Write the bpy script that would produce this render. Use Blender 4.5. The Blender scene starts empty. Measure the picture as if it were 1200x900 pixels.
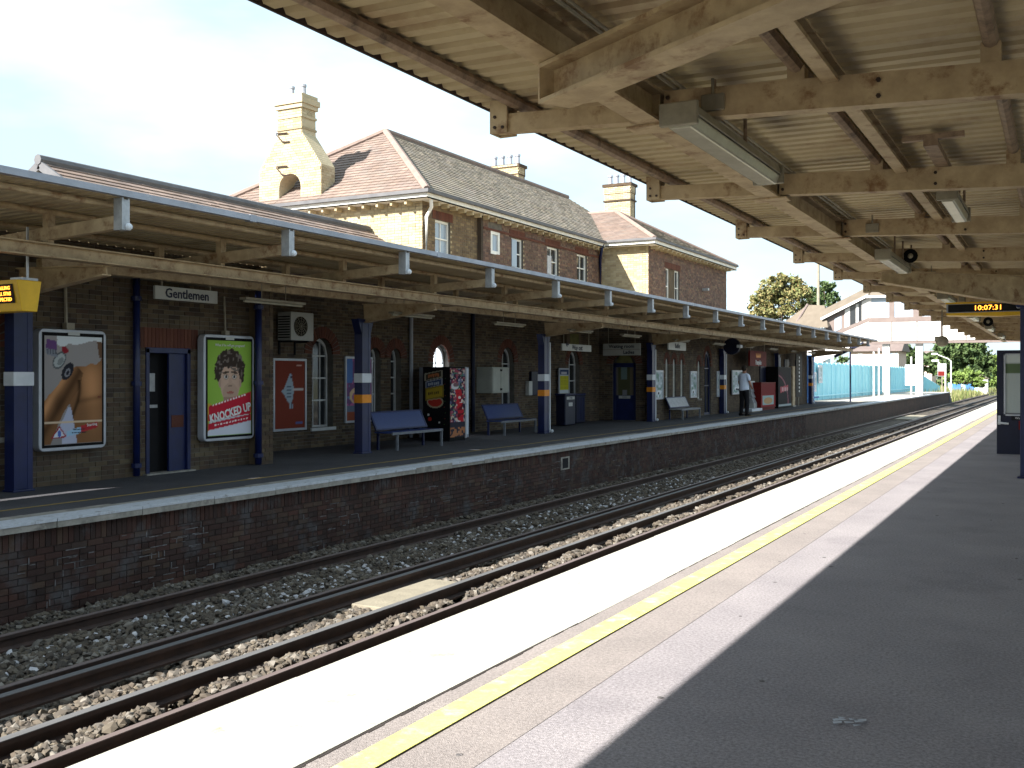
import bpy, bmesh, math, random
import numpy as np
from mathutils import Vector, Matrix
random.seed(7); rng = np.random.default_rng(7)
R = math.radians
SC = bpy.context.scene; COL = SC.collection

# ------------------------------------------------------------------ camera, sky, sun
EYE = 1.6; FPX = 1190.0; VPX = 1243.0; VPY = 441.0
TH = math.atan((VPX - 600) / FPX); CT = math.cos(TH); ST = math.sin(TH)
cd = bpy.data.cameras.new('camera'); cam = bpy.data.objects.new('camera', cd); COL.objects.link(cam)
cam.location = (0, 0, EYE); cam.rotation_euler = (R(90), 0, TH)
cd.sensor_width = 36; cd.lens = 36 * FPX / 1200; cd.shift_y = -(450 - VPY) / 1200
cd.clip_start = 0.05; cd.clip_end = 3000
SC.camera = cam
SX, SY = -0.525, -1.30                       # towards the sun, per metre of height
el = math.atan(1 / math.hypot(SX, SY)); az = math.atan2(SX, SY)
W = bpy.data.worlds.new('World'); SC.world = W; W.use_nodes = True
nt = W.node_tree; bgn = nt.nodes['Background']
sky = nt.nodes.new('ShaderNodeTexSky'); sky.sky_type = 'NISHITA'; sky.sun_disc = False
sky.sun_elevation = el; sky.sun_rotation = az; sky.dust_density = 2.5; sky.air_density = 1.0
tc = nt.nodes.new('ShaderNodeTexCoord'); mp = nt.nodes.new('ShaderNodeMapping'); mp.inputs['Scale'].default_value = (1, 1, 3)
nz = nt.nodes.new('ShaderNodeTexNoise'); nz.inputs['Scale'].default_value = 3.2; nz.inputs['Detail'].default_value = 6
cr = nt.nodes.new('ShaderNodeValToRGB'); cr.color_ramp.elements[0].position = .40; cr.color_ramp.elements[1].position = .66
mx = nt.nodes.new('ShaderNodeMix'); mx.data_type = 'RGBA'
nt.links.new(tc.outputs['Generated'], mp.inputs[0]); nt.links.new(mp.outputs[0], nz.inputs[0])
cr.color_ramp.elements[0].color = (.55, .55, .55, 1)
nt.links.new(nz.outputs[0], cr.inputs[0]); nt.links.new(cr.outputs[0], mx.inputs['Factor'])
nt.links.new(sky.outputs[0], mx.inputs['A']); mx.inputs['B'].default_value = (6.9, 8.7, 9.6, 1)
nt.links.new(mx.outputs['Result'], bgn.inputs[0]); bgn.inputs[1].default_value = 0.05
sl = bpy.data.lights.new('sun', 'SUN'); sl.energy = 5.0; sl.angle = R(0.5); sl.color = (1, .95, .86)
so = bpy.data.objects.new('sun', sl); COL.objects.link(so)
so.rotation_euler = Vector((SX, SY, 1)).to_track_quat('Z', 'Y').to_euler(); so.location = (-20, -30, 40)
SC.view_settings.view_transform = 'Standard'; SC.view_settings.look = 'None'
SC.view_settings.exposure = 1.8; SC.view_settings.gamma = 1.0

# ------------------------------------------------------------------ survey helpers (metres; L = distance left of the camera line)
def Yx(x, L): t = (x - 600) / FPX; return L * (CT + t * ST) / (ST - t * CT)
def Lx(x, Y): t = (x - 600) / FPX; return Y * (ST - t * CT) / (CT + t * ST)
def Zy(y, L, Y): return EYE + (VPY - y) * (L * ST + Y * CT) / FPX

# ------------------------------------------------------------------ materials
def mat(name, c1, c2=None, scale=4.0, rough=.8, metal=0.0, bump=0.0, bscale=40.0, isl=0.0, ramp=None, stain=None, sscale=1.2, spec=.3, c3=None, stretch=(1, 1, 1), speck=0, sthr=.52):
    m = bpy.data.materials.new(name); m.use_nodes = True; n = m.node_tree; L = n.links.new
    b = n.nodes['Principled BSDF']; b.inputs['Roughness'].default_value = rough; b.inputs['Metallic'].default_value = metal
    b.inputs['Specular IOR Level'].default_value = spec
    geo = n.nodes.new('ShaderNodeNewGeometry')
    mp = n.nodes.new('ShaderNodeVectorMath'); mp.operation = 'MULTIPLY'; mp.inputs[1].default_value = stretch
    L(geo.outputs['Position'], mp.inputs[0]); pos = mp.outputs[0]
    c2 = c2 or tuple(x * .72 for x in c1)
    col = None
    if ramp:
        oi = n.nodes.new('ShaderNodeObjectInfo')
        ad = n.nodes.new('ShaderNodeMath'); ad.operation = 'ADD'
        L(geo.outputs['Random Per Island'], ad.inputs[0]); L(oi.outputs['Random'], ad.inputs[1])
        fr = n.nodes.new('ShaderNodeMath'); fr.operation = 'FRACT'; L(ad.outputs[0], fr.inputs[0])
        r = n.nodes.new('ShaderNodeValToRGB'); e = r.color_ramp.elements
        while len(e) < len(ramp): e.new(.5)
        for i, c in enumerate(ramp): e[i].position = i / (len(ramp) - 1); e[i].color = (*c, 1)
        L(fr.outputs[0], r.inputs[0]); base = r.outputs[0]
    nz = n.nodes.new('ShaderNodeTexNoise'); nz.inputs['Scale'].default_value = scale; nz.inputs['Detail'].default_value = 6; nz.inputs['Roughness'].default_value = .65
    L(pos, nz.inputs['Vector'])
    cr = n.nodes.new('ShaderNodeValToRGB'); cr.color_ramp.elements[0].position = .35; cr.color_ramp.elements[1].position = .68
    cr.color_ramp.elements[0].color = (*c2, 1); cr.color_ramp.elements[1].color = (*c1, 1); L(nz.outputs[0], cr.inputs[0])
    col = cr.outputs[0]
    if ramp:
        q = n.nodes.new('ShaderNodeMix'); q.data_type = 'RGBA'; q.blend_type = 'MULTIPLY'; q.inputs['Factor'].default_value = .75
        L(base, q.inputs['A']); L(col, q.inputs['B']); col = q.outputs['Result']
    if stain:
        s = n.nodes.new('ShaderNodeTexNoise'); s.inputs['Scale'].default_value = sscale; s.inputs['Detail'].default_value = 8; s.inputs['Roughness'].default_value = .7
        L(pos, s.inputs['Vector'])
        sr = n.nodes.new('ShaderNodeValToRGB'); sr.color_ramp.elements[0].position = sthr; sr.color_ramp.elements[1].position = sthr + .14
        L(s.outputs[0], sr.inputs[0])
        q = n.nodes.new('ShaderNodeMix'); q.data_type = 'RGBA'
        L(sr.outputs[0], q.inputs['Factor']); L(col, q.inputs['A']); q.inputs['B'].default_value = (*stain, 1); col = q.outputs['Result']
    if speck:
        s = n.nodes.new('ShaderNodeTexNoise'); s.inputs['Scale'].default_value = 55; s.inputs['Detail'].default_value = 4; s.inputs['Roughness'].default_value = .8; L(pos, s.inputs['Vector'])
        sr = n.nodes.new('ShaderNodeMapRange'); sr.inputs['From Min'].default_value = .36; sr.inputs['From Max'].default_value = .64; sr.inputs['To Min'].default_value = 1 - speck; sr.inputs['To Max'].default_value = 1 + speck
        L(s.outputs[0], sr.inputs[0]); q = n.nodes.new('ShaderNodeVectorMath'); q.operation = 'SCALE'; L(col, q.inputs[0]); L(sr.outputs[0], q.inputs['Scale']); col = q.outputs[0]
    L(col, b.inputs['Base Color'])
    if bump:
        bn = n.nodes.new('ShaderNodeTexNoise'); bn.inputs['Scale'].default_value = bscale; bn.inputs['Detail'].default_value = 5
        L(pos, bn.inputs['Vector'])
        bp = n.nodes.new('ShaderNodeBump'); bp.inputs['Strength'].default_value = bump; bp.inputs['Distance'].default_value = .01
        L(bn.outputs[0], bp.inputs['Height']); L(bp.outputs[0], b.inputs['Normal'])
    return m
def glass_mat(name, c, rough=.08, alpha=1.0):
    m = bpy.data.materials.new(name); m.use_nodes = True; b = m.node_tree.nodes['Principled BSDF']
    b.inputs['Base Color'].default_value = (*c, 1); b.inputs['Roughness'].default_value = rough; b.inputs['Specular IOR Level'].default_value = .6
    return m
def emit_mat(name, c, s):
    m = bpy.data.materials.new(name); m.use_nodes = True; b = m.node_tree.nodes['Principled BSDF']
    b.inputs['Base Color'].default_value = (*c, 1); b.inputs['Emission Color'].default_value = (*c, 1); b.inputs['Emission Strength'].default_value = s
    return m
def vcol_mat(name, rough=.35):
    m = bpy.data.materials.new(name); m.use_nodes = True; n = m.node_tree; b = n.nodes['Principled BSDF']
    a = n.nodes.new('ShaderNodeAttribute'); a.attribute_name = 'print'; n.links.new(a.outputs['Color'], b.inputs['Base Color'])
    b.inputs['Roughness'].default_value = .6; b.inputs['Specular IOR Level'].default_value = .06
    return m
def band_mat(name, c1, c2):
    """brickwork too far off for its bricks to be told apart"""
    m = mat(name, c1, c2, scale=1.5)
    n = m.node_tree; L = n.links.new; b = n.nodes['Principled BSDF']
    geo = n.nodes.new('ShaderNodeNewGeometry'); sp = n.nodes.new('ShaderNodeSeparateXYZ'); cb = n.nodes.new('ShaderNodeCombineXYZ')
    L(geo.outputs['Position'], sp.inputs[0])
    ad = n.nodes.new('ShaderNodeMath'); L(sp.outputs[0], ad.inputs[0]); L(sp.outputs[1], ad.inputs[1]); L(ad.outputs[0], cb.inputs[0]); L(sp.outputs[2], cb.inputs[1])
    br = n.nodes.new('ShaderNodeTexBrick'); L(cb.outputs[0], br.inputs['Vector'])
    br.inputs['Scale'].default_value = 1; br.inputs['Brick Width'].default_value = .225; br.inputs['Row Height'].default_value = .075; br.inputs['Mortar Size'].default_value = .008
    br.inputs['Color1'].default_value = (.5, .33, .2, 1); br.inputs['Color2'].default_value = (1, .85, .6, 1); br.inputs['Mortar'].default_value = (.45, .42, .38, 1)
    old = b.inputs['Base Color'].links[0].from_socket
    q = n.nodes.new('ShaderNodeMix'); q.data_type = 'RGBA'; q.blend_type = 'MULTIPLY'; q.inputs['Factor'].default_value = .8
    L(old, q.inputs['A']); L(br.outputs[0], q.inputs['B']); L(q.outputs['Result'], b.inputs['Base Color'])
    return m
STOCK = [(.11, .082, .054), (.085, .062, .044), (.135, .10, .062), (.055, .042, .035), (.10, .066, .045), (.08, .064, .05), (.155, .122, .076), (.08, .05, .038)]  # sooty ground floor brick, darkened further to deepen the canopy shade
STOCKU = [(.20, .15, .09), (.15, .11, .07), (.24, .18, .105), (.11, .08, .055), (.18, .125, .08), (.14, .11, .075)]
PALE = [(.46, .385, .25), (.38, .31, .20), (.50, .43, .30), (.33, .26, .17), (.43, .36, .235), (.48, .41, .29)]  # lighter copy of the stock brick for sunlit end walls and chimneys
PURP = [(.16, .10, .085), (.11, .07, .06), (.22, .13, .095), (.13, .08, .07), (.20, .14, .10), (.09, .06, .055), (.24, .16, .12)]
SOOT = [(.065, .033, .028), (.045, .028, .024), (.08, .038, .03), (.035, .024, .022), (.06, .03, .025), (.085, .055, .04), (.05, .035, .032)]
REDB = [(.125, .045, .03), (.10, .036, .026), (.14, .055, .036), (.08, .034, .026)]
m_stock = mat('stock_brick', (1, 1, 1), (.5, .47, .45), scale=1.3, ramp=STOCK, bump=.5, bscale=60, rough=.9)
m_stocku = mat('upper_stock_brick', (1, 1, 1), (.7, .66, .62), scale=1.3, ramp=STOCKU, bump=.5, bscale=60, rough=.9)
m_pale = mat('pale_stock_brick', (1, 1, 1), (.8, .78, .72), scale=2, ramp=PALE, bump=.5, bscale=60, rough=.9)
m_purp = mat('purple_brown_brick', (1, 1, 1), (.7, .66, .62), scale=1.4, ramp=PURP, bump=.5, bscale=60, rough=.9)
m_soot = mat('sooty_red_brick', (1, 1, 1), (.45, .42, .42), scale=1.1, ramp=SOOT, stain=(.07, .066, .07), sscale=1.9, bump=.8, bscale=50, rough=.92)
m_redb = mat('red_rubbed_brick', (1, 1, 1), (.7, .65, .6), scale=2, ramp=REDB, bump=.4, rough=.9)
m_mort = mat('lime_mortar', (.15, .14, .125), (.085, .078, .07), scale=6, rough=.95, bump=.4)
m_mortp = mat('pale_mortar', (.38, .34, .27), (.28, .25, .2), scale=6, rough=.95)
m_morts = mat('sooty_mortar', (.045, .038, .035), (.025, .02, .02), scale=4, rough=.95)
m_farb = band_mat('distant_brickwork', (.11, .085, .06), (.055, .04, .032))
m_fars = band_mat('distant_sooty_brickwork', (.085, .05, .042), (.04, .027, .024))
m_slate = mat('clay_roof_tile', (1, 1, 1), (.68, .64, .6), scale=1.6, ramp=[(.215, .165, .145), (.185, .145, .13), (.245, .185, .16), (.17, .135, .125), (.225, .17, .145), (.20, .17, .155)], rough=.85, bump=.3)
m_olive = mat('grazing_light_roof_tile', (1, 1, 1), (.7, .68, .62), scale=1.6, ramp=[(.235, .205, .165), (.19, .17, .145), (.275, .24, .19), (.21, .175, .15), (.25, .225, .20), (.17, .155, .13)], rough=.85, bump=.3)  # the same clay tile, coloured as grazing light shows it
m_ridge = mat('ridge_tile', (.25, .185, .16), (.18, .135, .12), scale=5)
m_lead = mat('lead_flashing', (.12, .12, .13), (.08, .08, .09), scale=3, rough=.6)
m_white = mat('white_paint', (.78, .78, .76), (.62, .62, .6), scale=4, rough=.5)
m_winw = mat('aged_white_window_paint', (.50, .51, .52), (.4, .41, .42), scale=4, rough=.5)
m_gut = mat('grey_gutter', (.34, .36, .42), (.25, .265, .31), scale=3, rough=.5)
m_cream = mat('cream_steel_paint', (.49, .375, .235), (.33, .24, .145), scale=5, rough=.6, stain=(.20, .11, .055), sscale=4.5, bump=.25, bscale=25)
m_sheet = mat('cream_roof_sheet', (.52, .425, .27), (.42, .335, .21), scale=1.6, rough=.6, stain=(.36, .26, .155), sscale=1.3)
m_pipe = mat('dirty_steel_tube', (.33, .24, .17), (.19, .125, .085), scale=9, rough=.6, stain=(.10, .07, .05), sscale=6)
m_galv = mat('galvanised_steel', (.42, .43, .45), (.28, .29, .31), scale=9, rough=.45, metal=.3)
m_blue = mat('navy_paint', (.006, .013, .075), (.004, .009, .05), scale=4, rough=.4, spec=.4)
m_dblue = mat('dark_navy_paint', (.005, .008, .032), (.003, .005, .02), scale=4, rough=.45)
m_seat = mat('blue_bench_mesh', (.02, .045, .17), (.012, .03, .12), scale=30, rough=.35, spec=.5)
m_orange = mat('orange_band', (.75, .27, .015), (.6, .2, .01), rough=.5)
m_wband = mat('white_band', (.62, .65, .70), (.5, .53, .58), rough=.5)
m_end = mat('sunlit_end_surface', (.42, .40, .36), (.33, .31, .28), scale=.8, rough=.95)  # paler colour stands in for sunlight past the canopy
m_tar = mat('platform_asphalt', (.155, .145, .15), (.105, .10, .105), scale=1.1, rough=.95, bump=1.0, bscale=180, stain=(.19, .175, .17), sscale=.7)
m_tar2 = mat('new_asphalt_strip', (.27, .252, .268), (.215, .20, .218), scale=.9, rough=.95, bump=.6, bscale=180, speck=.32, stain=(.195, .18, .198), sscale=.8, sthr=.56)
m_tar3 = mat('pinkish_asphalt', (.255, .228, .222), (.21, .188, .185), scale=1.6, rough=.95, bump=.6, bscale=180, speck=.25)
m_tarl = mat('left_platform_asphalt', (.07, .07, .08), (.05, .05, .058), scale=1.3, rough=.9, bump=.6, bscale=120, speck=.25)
m_slab = mat('white_edge_slab', (.42, .415, .375), (.34, .335, .30), scale=1.4, rough=.85, stain=(.24, .23, .165), sscale=4, sthr=.60, bump=.3, speck=.12)
m_cope = mat('concrete_coping', (.33, .31, .28), (.2, .19, .17), scale=5, rough=.9, bump=.7, bscale=40, stain=(.14, .13, .12), sscale=3)
m_wedge = mat('white_edge_paint', (.55, .58, .64), (.36, .38, .42), scale=7, rough=.7, stain=(.22, .22, .22), sscale=7)
m_bloom = mat('lime_bloom', (.20, .20, .21), (.06, .05, .05), scale=14, rough=.95)
m_yel = mat('yellow_line_paint', (.66, .64, .19), (.55, .53, .15), scale=5, rough=.7, speck=.15, stain=(.55, .53, .33), sscale=6)
m_yel2 = mat('worn_yellow_line', (.33, .22, .06), (.2, .15, .06), scale=5, rough=.8)
m_ball = mat('ballast_bed', (.08, .065, .05), (.04, .034, .03), scale=3, rough=.98, bump=1.0, bscale=60)
m_stone = mat('ballast_stone', (1, 1, 1), (.75, .72, .7), scale=1.5, rough=.95, ramp=[(.10, .083, .066), (.062, .053, .046), (.135, .115, .088), (.05, .044, .04), (.20, .185, .165), (.08, .065, .052), (.11, .093, .074), (.065, .057, .05)])
m_pstone = mat('pale_ballast_stone', (.50, .50, .53), (.34, .34, .37), scale=8, rough=.9)
m_rail = mat('rusty_rail', (.055, .032, .026), (.03, .02, .018), scale=6, rough=.7)
m_railt = mat('worn_rail_head', (.15, .12, .118), (.12, .095, .092), scale=3, rough=.5, metal=.0, stretch=(1, .1, 1))
m_cond = mat('conductor_rail_head', (.115, .115, .12), (.09, .09, .095), scale=3, rough=.6, metal=.0, stretch=(1, .1, 1))
m_sleep = mat('concrete_sleeper', (.24, .215, .18), (.16, .14, .12), scale=6, rough=.95, bump=.5)
m_board = mat('crossing_board', (.24, .215, .165), (.18, .16, .125), scale=4, rough=.9, bump=.6)
m_porc = mat('insulator_porcelain', (.10, .07, .06), rough=.4)
m_dark = mat('dark_interior', (.012, .012, .014), (.008, .008, .01), rough=.9)
m_glass = glass_mat('dark_window_glass', (.02, .022, .026))
m_glassb = glass_mat('pale_window_glass', (.28, .34, .42))
m_glassy = mat('green_frosted_glass', (.16, .15, .06), (.10, .10, .045), scale=6, rough=.2)
m_lit = emit_mat('daylight_glow_pane', (.9, .95, 1), 1.0)  # glow stands in for daylight seen through the building
m_tube = mat('light_diffuser', (.38, .36, .29), (.29, .27, .21), scale=4, rough=.25)
m_body = mat('grey_fitting', (.29, .26, .20), (.19, .165, .125), scale=6, rough=.5)
m_black = mat('black_gloss', (.007, .007, .008), rough=.5, spec=.06)
m_grey = mat('grey_cabinet', (.38, .40, .36), (.3, .32, .29), scale=3, rough=.5)
m_sign = mat('sign_face', (.45, .46, .45), (.38, .39, .38), scale=3, rough=.4)
m_frame = mat('poster_frame', (.42, .44, .49), (.34, .36, .41), scale=3, rough=.35, metal=.2)
m_yellow = mat('yellow_display_case', (.70, .42, .02), (.58, .34, .015), scale=4, rough=.4)
m_text = mat('dark_lettering', (.015, .02, .05), rough=.6)
m_wtext = mat('white_lettering', (.8, .8, .8), rough=.6)
m_led = emit_mat('amber_led', (1, .33, .03), 1.6)
m_print = vcol_mat('printed_poster')
m_red = mat('red_panel', (.15, .012, .010), (.10, .009, .008), rough=.6, spec=.1)
m_fence = mat('pale_blue_fence_paint', (.46, .80, .86), (.38, .72, .82), scale=1.5, rough=.6)  # lightened so the hoarding's unlit face looks bright
m_fence2 = mat('mid_and_shaded_blue_fence_paint', (.05, .18, .45), (.035, .13, .36), scale=1.5, rough=.6)  # shaded copy of the hoarding blue; plain mid blue on the board fence
m_bridge = mat('footbridge_panel', (.62, .60, .58), (.5, .48, .47), scale=.8, rough=.6)
m_brown = mat('footbridge_trim', (.17, .135, .125), (.13, .10, .095), scale=1.2, rough=.7)
m_broof = mat('felt_roof', (.15, .125, .10), (.115, .095, .075), scale=1.2, rough=.9)
m_skin = mat('skin', (.42, .22, .15), rough=.6)
m_shirt = mat('pale_blue_shirt', (.72, .80, .95), (.6, .68, .85), scale=8, rough=.85)
m_trou = mat('black_trousers', (.012, .012, .016), rough=.9)
m_hair = mat('dark_hair', (.03, .022, .016), rough=.8)
m_leafa = mat('autumn_leaf', (1, 1, 1), (.7, .7, .7), scale=1, rough=.7, ramp=[(.12, .15, .05), (.22, .19, .075), (.09, .12, .04), (.28, .21, .09), (.16, .17, .065)])
m_leafd = mat('green_leaf', (1, 1, 1), (.7, .7, .7), scale=1, rough=.7, ramp=[(.045, .085, .03), (.07, .11, .035), (.03, .06, .022), (.09, .13, .04), (.055, .09, .03)])
m_leafl = mat('light_green_leaf', (1, 1, 1), (.8, .8, .8), scale=1, rough=.7, ramp=[(.12, .19, .04), (.17, .24, .06), (.09, .15, .035)])
m_bark = mat('bark', (.09, .065, .05), (.05, .035, .03), scale=6, rough=.95)
m_grass = mat('grass_blade', (1, 1, 1), (.8, .8, .8), rough=.9, ramp=[(.10, .15, .04), (.18, .19, .07), (.24, .22, .11), (.08, .12, .03)])
m_ground = mat('rough_ground', (.16, .15, .09), (.09, .10, .05), scale=.6, rough=.98)
m_house = mat('house_render', (.55, .42, .36), (.46, .35, .3), scale=1, rough=.9)
m_litter = mat('litter_paper', (.42, .46, .52), (.3, .33, .38), scale=20, rough=.7)
m_paper = mat('paper_notice', (.62, .66, .68), (.5, .54, .56), scale=12, rough=.5)

# ------------------------------------------------------------------ object helpers
def off(o):
    v = Vector((0, 0, 0))
    while o is not None: v += o.location; o = o.parent
    return v
def tag(o, label=None, cat=None, group=None, kind=None):
    if label: o['label'] = label
    if cat: o['category'] = cat
    if group: o['group'] = group
    if kind: o['kind'] = kind
    return o
def thing(name, label, cat, loc=(0, 0, 0), group=None):
    o = bpy.data.objects.new(name, None); COL.objects.link(o); o.location = loc; o.empty_display_size = .2
    return tag(o, label, cat, group)
class MB:
    def __init__(s): s.v = []; s.f = []
    def add(s, vs, fs):
        b = len(s.v); s.v += [tuple(v) for v in vs]; s.f += [tuple(b + i for i in f) for f in fs]; return s
    def box(s, x0, x1, y0, y1, z0, z1):
        x0, x1 = min(x0, x1), max(x0, x1); y0, y1 = min(y0, y1), max(y0, y1); z0, z1 = min(z0, z1), max(z0, z1)
        return s.add([(x0, y0, z0), (x1, y0, z0), (x1, y1, z0), (x0, y1, z0), (x0, y0, z1), (x1, y0, z1), (x1, y1, z1), (x0, y1, z1)],
                     [(0, 3, 2, 1), (4, 5, 6, 7), (0, 1, 5, 4), (1, 2, 6, 5), (2, 3, 7, 6), (3, 0, 4, 7)])
    def lbox(s, L0, L1, y0, y1, z0, z1): return s.box(-L0, -L1, y0, y1, z0, z1)
    def bar(s, p, q, w, h, w2=None, h2=None, up=(0, 0, 1)):
        p, q = Vector(p), Vector(q); d = (q - p).normalized(); r = d.cross(Vector(up))
        if r.length < 1e-4: r = Vector((1, 0, 0))
        r.normalize(); u = r.cross(d); w2 = w if w2 is None else w2; h2 = h if h2 is None else h2; vs = []
        for c, a, b in ((p, w, h), (q, w2, h2)):
            for i, j in ((-1, -1), (1, -1), (1, 1), (-1, 1)): vs.append(c + r * a / 2 * i + u * b / 2 * j)
        return s.add(vs, [(0, 1, 2, 3), (7, 6, 5, 4), (0, 4, 5, 1), (1, 5, 6, 2), (2, 6, 7, 3), (3, 7, 4, 0)])
    def tube(s, pts, r, n=8, r2=None, cap=True):
        pts = [Vector(p) for p in pts]; rings = []; k = len(pts)
        for i, p in enumerate(pts):
            d = (pts[min(i + 1, k - 1)] - pts[max(i - 1, 0)]).normalized()
            a = d.cross(Vector((0, 0, 1)));
            if a.length < .05: a = d.cross(Vector((1, 0, 0)))
            a.normalize(); b = a.cross(d); rr = r if r2 is None else r + (r2 - r) * i / (k - 1)
            rings.append([p + (a * math.cos(2 * math.pi * j / n) + b * math.sin(2 * math.pi * j / n)) * rr for j in range(n)])
        fs = []
        for i in range(k - 1):
            for j in range(n): fs.append((i * n + j, (i + 1) * n + j, (i + 1) * n + (j + 1) % n, i * n + (j + 1) % n))
        if cap: fs += [tuple(range(n)), tuple((k - 1) * n + j for j in reversed(range(n)))]
        return s.add([v for r_ in rings for v in r_], fs)
    def prism(s, poly, a, b, axis):
        """poly of 2D points extruded from a to b along axis: 'x' uses (y,z), 'y' uses (x,z), 'z' uses (x,y)"""
        def P(u, w, t): return {'x': (t, u, w), 'y': (u, t, w), 'z': (u, w, t)}[axis]
        n = len(poly); vs = [P(u, w, a) for u, w in poly] + [P(u, w, b) for u, w in poly]
        return s.add(vs, [tuple(range(n)), tuple(reversed(range(n, 2 * n)))] + [(i, i + n, (i + 1) % n + n, (i + 1) % n) for i in range(n)])
    def sphere(s, c, r, n=10, m=7, sc=(1, 1, 1)):
        vs = []; fs = []
        for i in range(m + 1):
            a = math.pi * i / m
            for j in range(n): b = 2 * math.pi * j / n; vs.append((c[0] + r * sc[0] * math.sin(a) * math.cos(b), c[1] + r * sc[1] * math.sin(a) * math.sin(b), c[2] + r * sc[2] * math.cos(a)))
        for i in range(m):
            for j in range(n): fs.append((i * n + j, (i + 1) * n + j, (i + 1) * n + (j + 1) % n, i * n + (j + 1) % n))
        return s.add(vs, fs)
    def build(s, name, m, parent=None, smooth=False, bevel=0, kind=None, fix=True):
        o_ = off(parent); me = bpy.data.meshes.new(name)
        me.from_pydata([(v[0] - o_.x, v[1] - o_.y, v[2] - o_.z) for v in s.v], [], s.f); me.update()
        if fix:
            b = bmesh.new(); b.from_mesh(me); bmesh.ops.recalc_face_normals(b, faces=b.faces); b.to_mesh(me); b.free()
        if smooth: me.polygons.foreach_set('use_smooth', [True] * len(me.polygons))
        for q in (m if isinstance(m, (list, tuple)) else [m]): me.materials.append(q)
        o = bpy.data.objects.new(name, me); COL.objects.link(o); o.parent = parent
        if bevel:
            bv = o.modifiers.new('bevel', 'BEVEL'); bv.width = bevel; bv.segments = 2; bv.limit_method = 'ANGLE'
        if kind: o['kind'] = kind
        return o
def kids(o): return [c for c in bpy.data.objects if c.parent == o]
def copy_tree(o, loc, label=None):
    allc = {}
    for c in bpy.data.objects: allc.setdefault(c.parent, []).append(c)
    def rec(s, par):
        c = s.copy(); COL.objects.link(c); c.parent = par
        for k in allc.get(s, []): rec(k, c)
        return c
    r = rec(o, None); r.location = loc
    if label: r['label'] = label
    return r
def place(o, name, parent, loc):           # an alike piece sharing mesh data
    c = bpy.data.objects.new(name, o); COL.objects.link(c); c.parent = parent; c.location = loc; return c
def raw_mesh(name, verts, faces, k, m, kind=None, parent=None, smooth=False):
    me = bpy.data.meshes.new(name); nv = len(verts); nf = len(faces)
    me.vertices.add(nv); me.vertices.foreach_set('co', np.asarray(verts, dtype=np.float32).ravel())
    me.loops.add(nf * k); me.polygons.add(nf)
    me.loops.foreach_set('vertex_index', np.asarray(faces, dtype=np.int32).ravel())
    me.polygons.foreach_set('loop_start', np.arange(nf, dtype=np.int32) * k)
    me.polygons.foreach_set('loop_total', np.full(nf, k, dtype=np.int32))
    me.update(calc_edges=True); me.polygons.foreach_set('use_smooth', [bool(smooth)] * nf); me.materials.append(m)
    o = bpy.data.objects.new(name, me); COL.objects.link(o); o.parent = parent
    if kind: o['kind'] = kind
    return o

FONT = {}
def text(s, size, m, parent, loc, face='x', name='lettering', depth=.002, align='CENTER', sx=1.0, rot=0, bold=0.0):
    """lettering standing proud of its board; face 'x' = facing +X (the tracks), 'y' = facing -Y"""
    c = bpy.data.curves.new('lettering', 'FONT'); c.body = s; c.size = size; c.extrude = depth; c.align_x = align; c.align_y = 'CENTER'; c.resolution_u = 2; c.offset = bold
    t = bpy.data.objects.new('tmp', c); COL.objects.link(t); bpy.context.view_layer.update()
    me = bpy.data.meshes.new_from_object(t.evaluated_get(bpy.context.evaluated_depsgraph_get())); bpy.data.objects.remove(t)
    Rm = Matrix.Rotation(rot, 4, 'Z'); Sm = Matrix.Diagonal((sx, 1, 1, 1))
    A = Matrix.Rotation(R(90), 4, 'X')
    if face == 'x': A = Matrix.Rotation(R(90), 4, 'Z') @ A
    me.transform(A @ Rm @ Sm); me.materials.clear(); me.materials.append(m)
    o = bpy.data.objects.new(name, me); COL.objects.link(o); o.parent = parent; o.location = Vector(loc) - off(parent)
    return o

def printed(name, paint, parent, face, a0, a1, z0, z1, d, nx=60, nz=90, m=None):
    """flat print: colours painted on a fine grid; face 'x': spans Y a0..a1 at X=d facing +X; 'y': spans X a0..a1 at Y=d facing -Y"""
    u = np.linspace(0, 1, nx + 1); w = np.linspace(0, 1, nz + 1); U, Wv = np.meshgrid(u, w)
    A = a0 + (a1 - a0) * U; Z = z0 + (z1 - z0) * Wv; D = np.full_like(A, d)
    V = np.stack([D, A, Z], -1) if face == 'x' else np.stack([A, D, Z], -1)
    V = V.reshape(-1, 3) - np.array(off(parent)); i = np.arange(nz)[:, None] * (nx + 1) + np.arange(nx)[None]
    F = np.stack([i, i + 1, i + nx + 2, i + nx + 1], -1).reshape(-1, 4)
    o = raw_mesh(name, V, F, 4, m or m_print, parent=parent)
    col = np.ones((nz + 1, nx + 1, 4), dtype=np.float32); col[..., :3] = paint(U, Wv)
    at = o.data.color_attributes.new('print', 'FLOAT_COLOR', 'POINT'); at.data.foreach_set('color', col.ravel())
    return o
def C(*c): return np.array(c, dtype=float)
def ell(U, V, cx, cy, rx, ry, rot=0):
    x = U - cx; y = V - cy; c, s = math.cos(rot), math.sin(rot)
    return ((x * c + y * s) / rx) ** 2 + ((-x * s + y * c) / ry) ** 2
def put(img, mask, c): img[mask] = c
def vnoise(U, V, fx, fy, seed=0):
    g = np.random.default_rng(seed).random((fy + 2, fx + 2)); x = U * fx; y = V * fy; i = x.astype(int).clip(0, fx); j = y.astype(int).clip(0, fy); a = x - i; b_ = y - j
    a = a * a * (3 - 2 * a); b_ = b_ * b_ * (3 - 2 * b_); i1 = (i + 1).clip(0, fx + 1); j1 = (j + 1).clip(0, fy + 1)
    return (g[j, i] * (1 - a) + g[j, i1] * a) * (1 - b_) + (g[j1, i] * (1 - a) + g[j1, i1] * a) * b_
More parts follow.
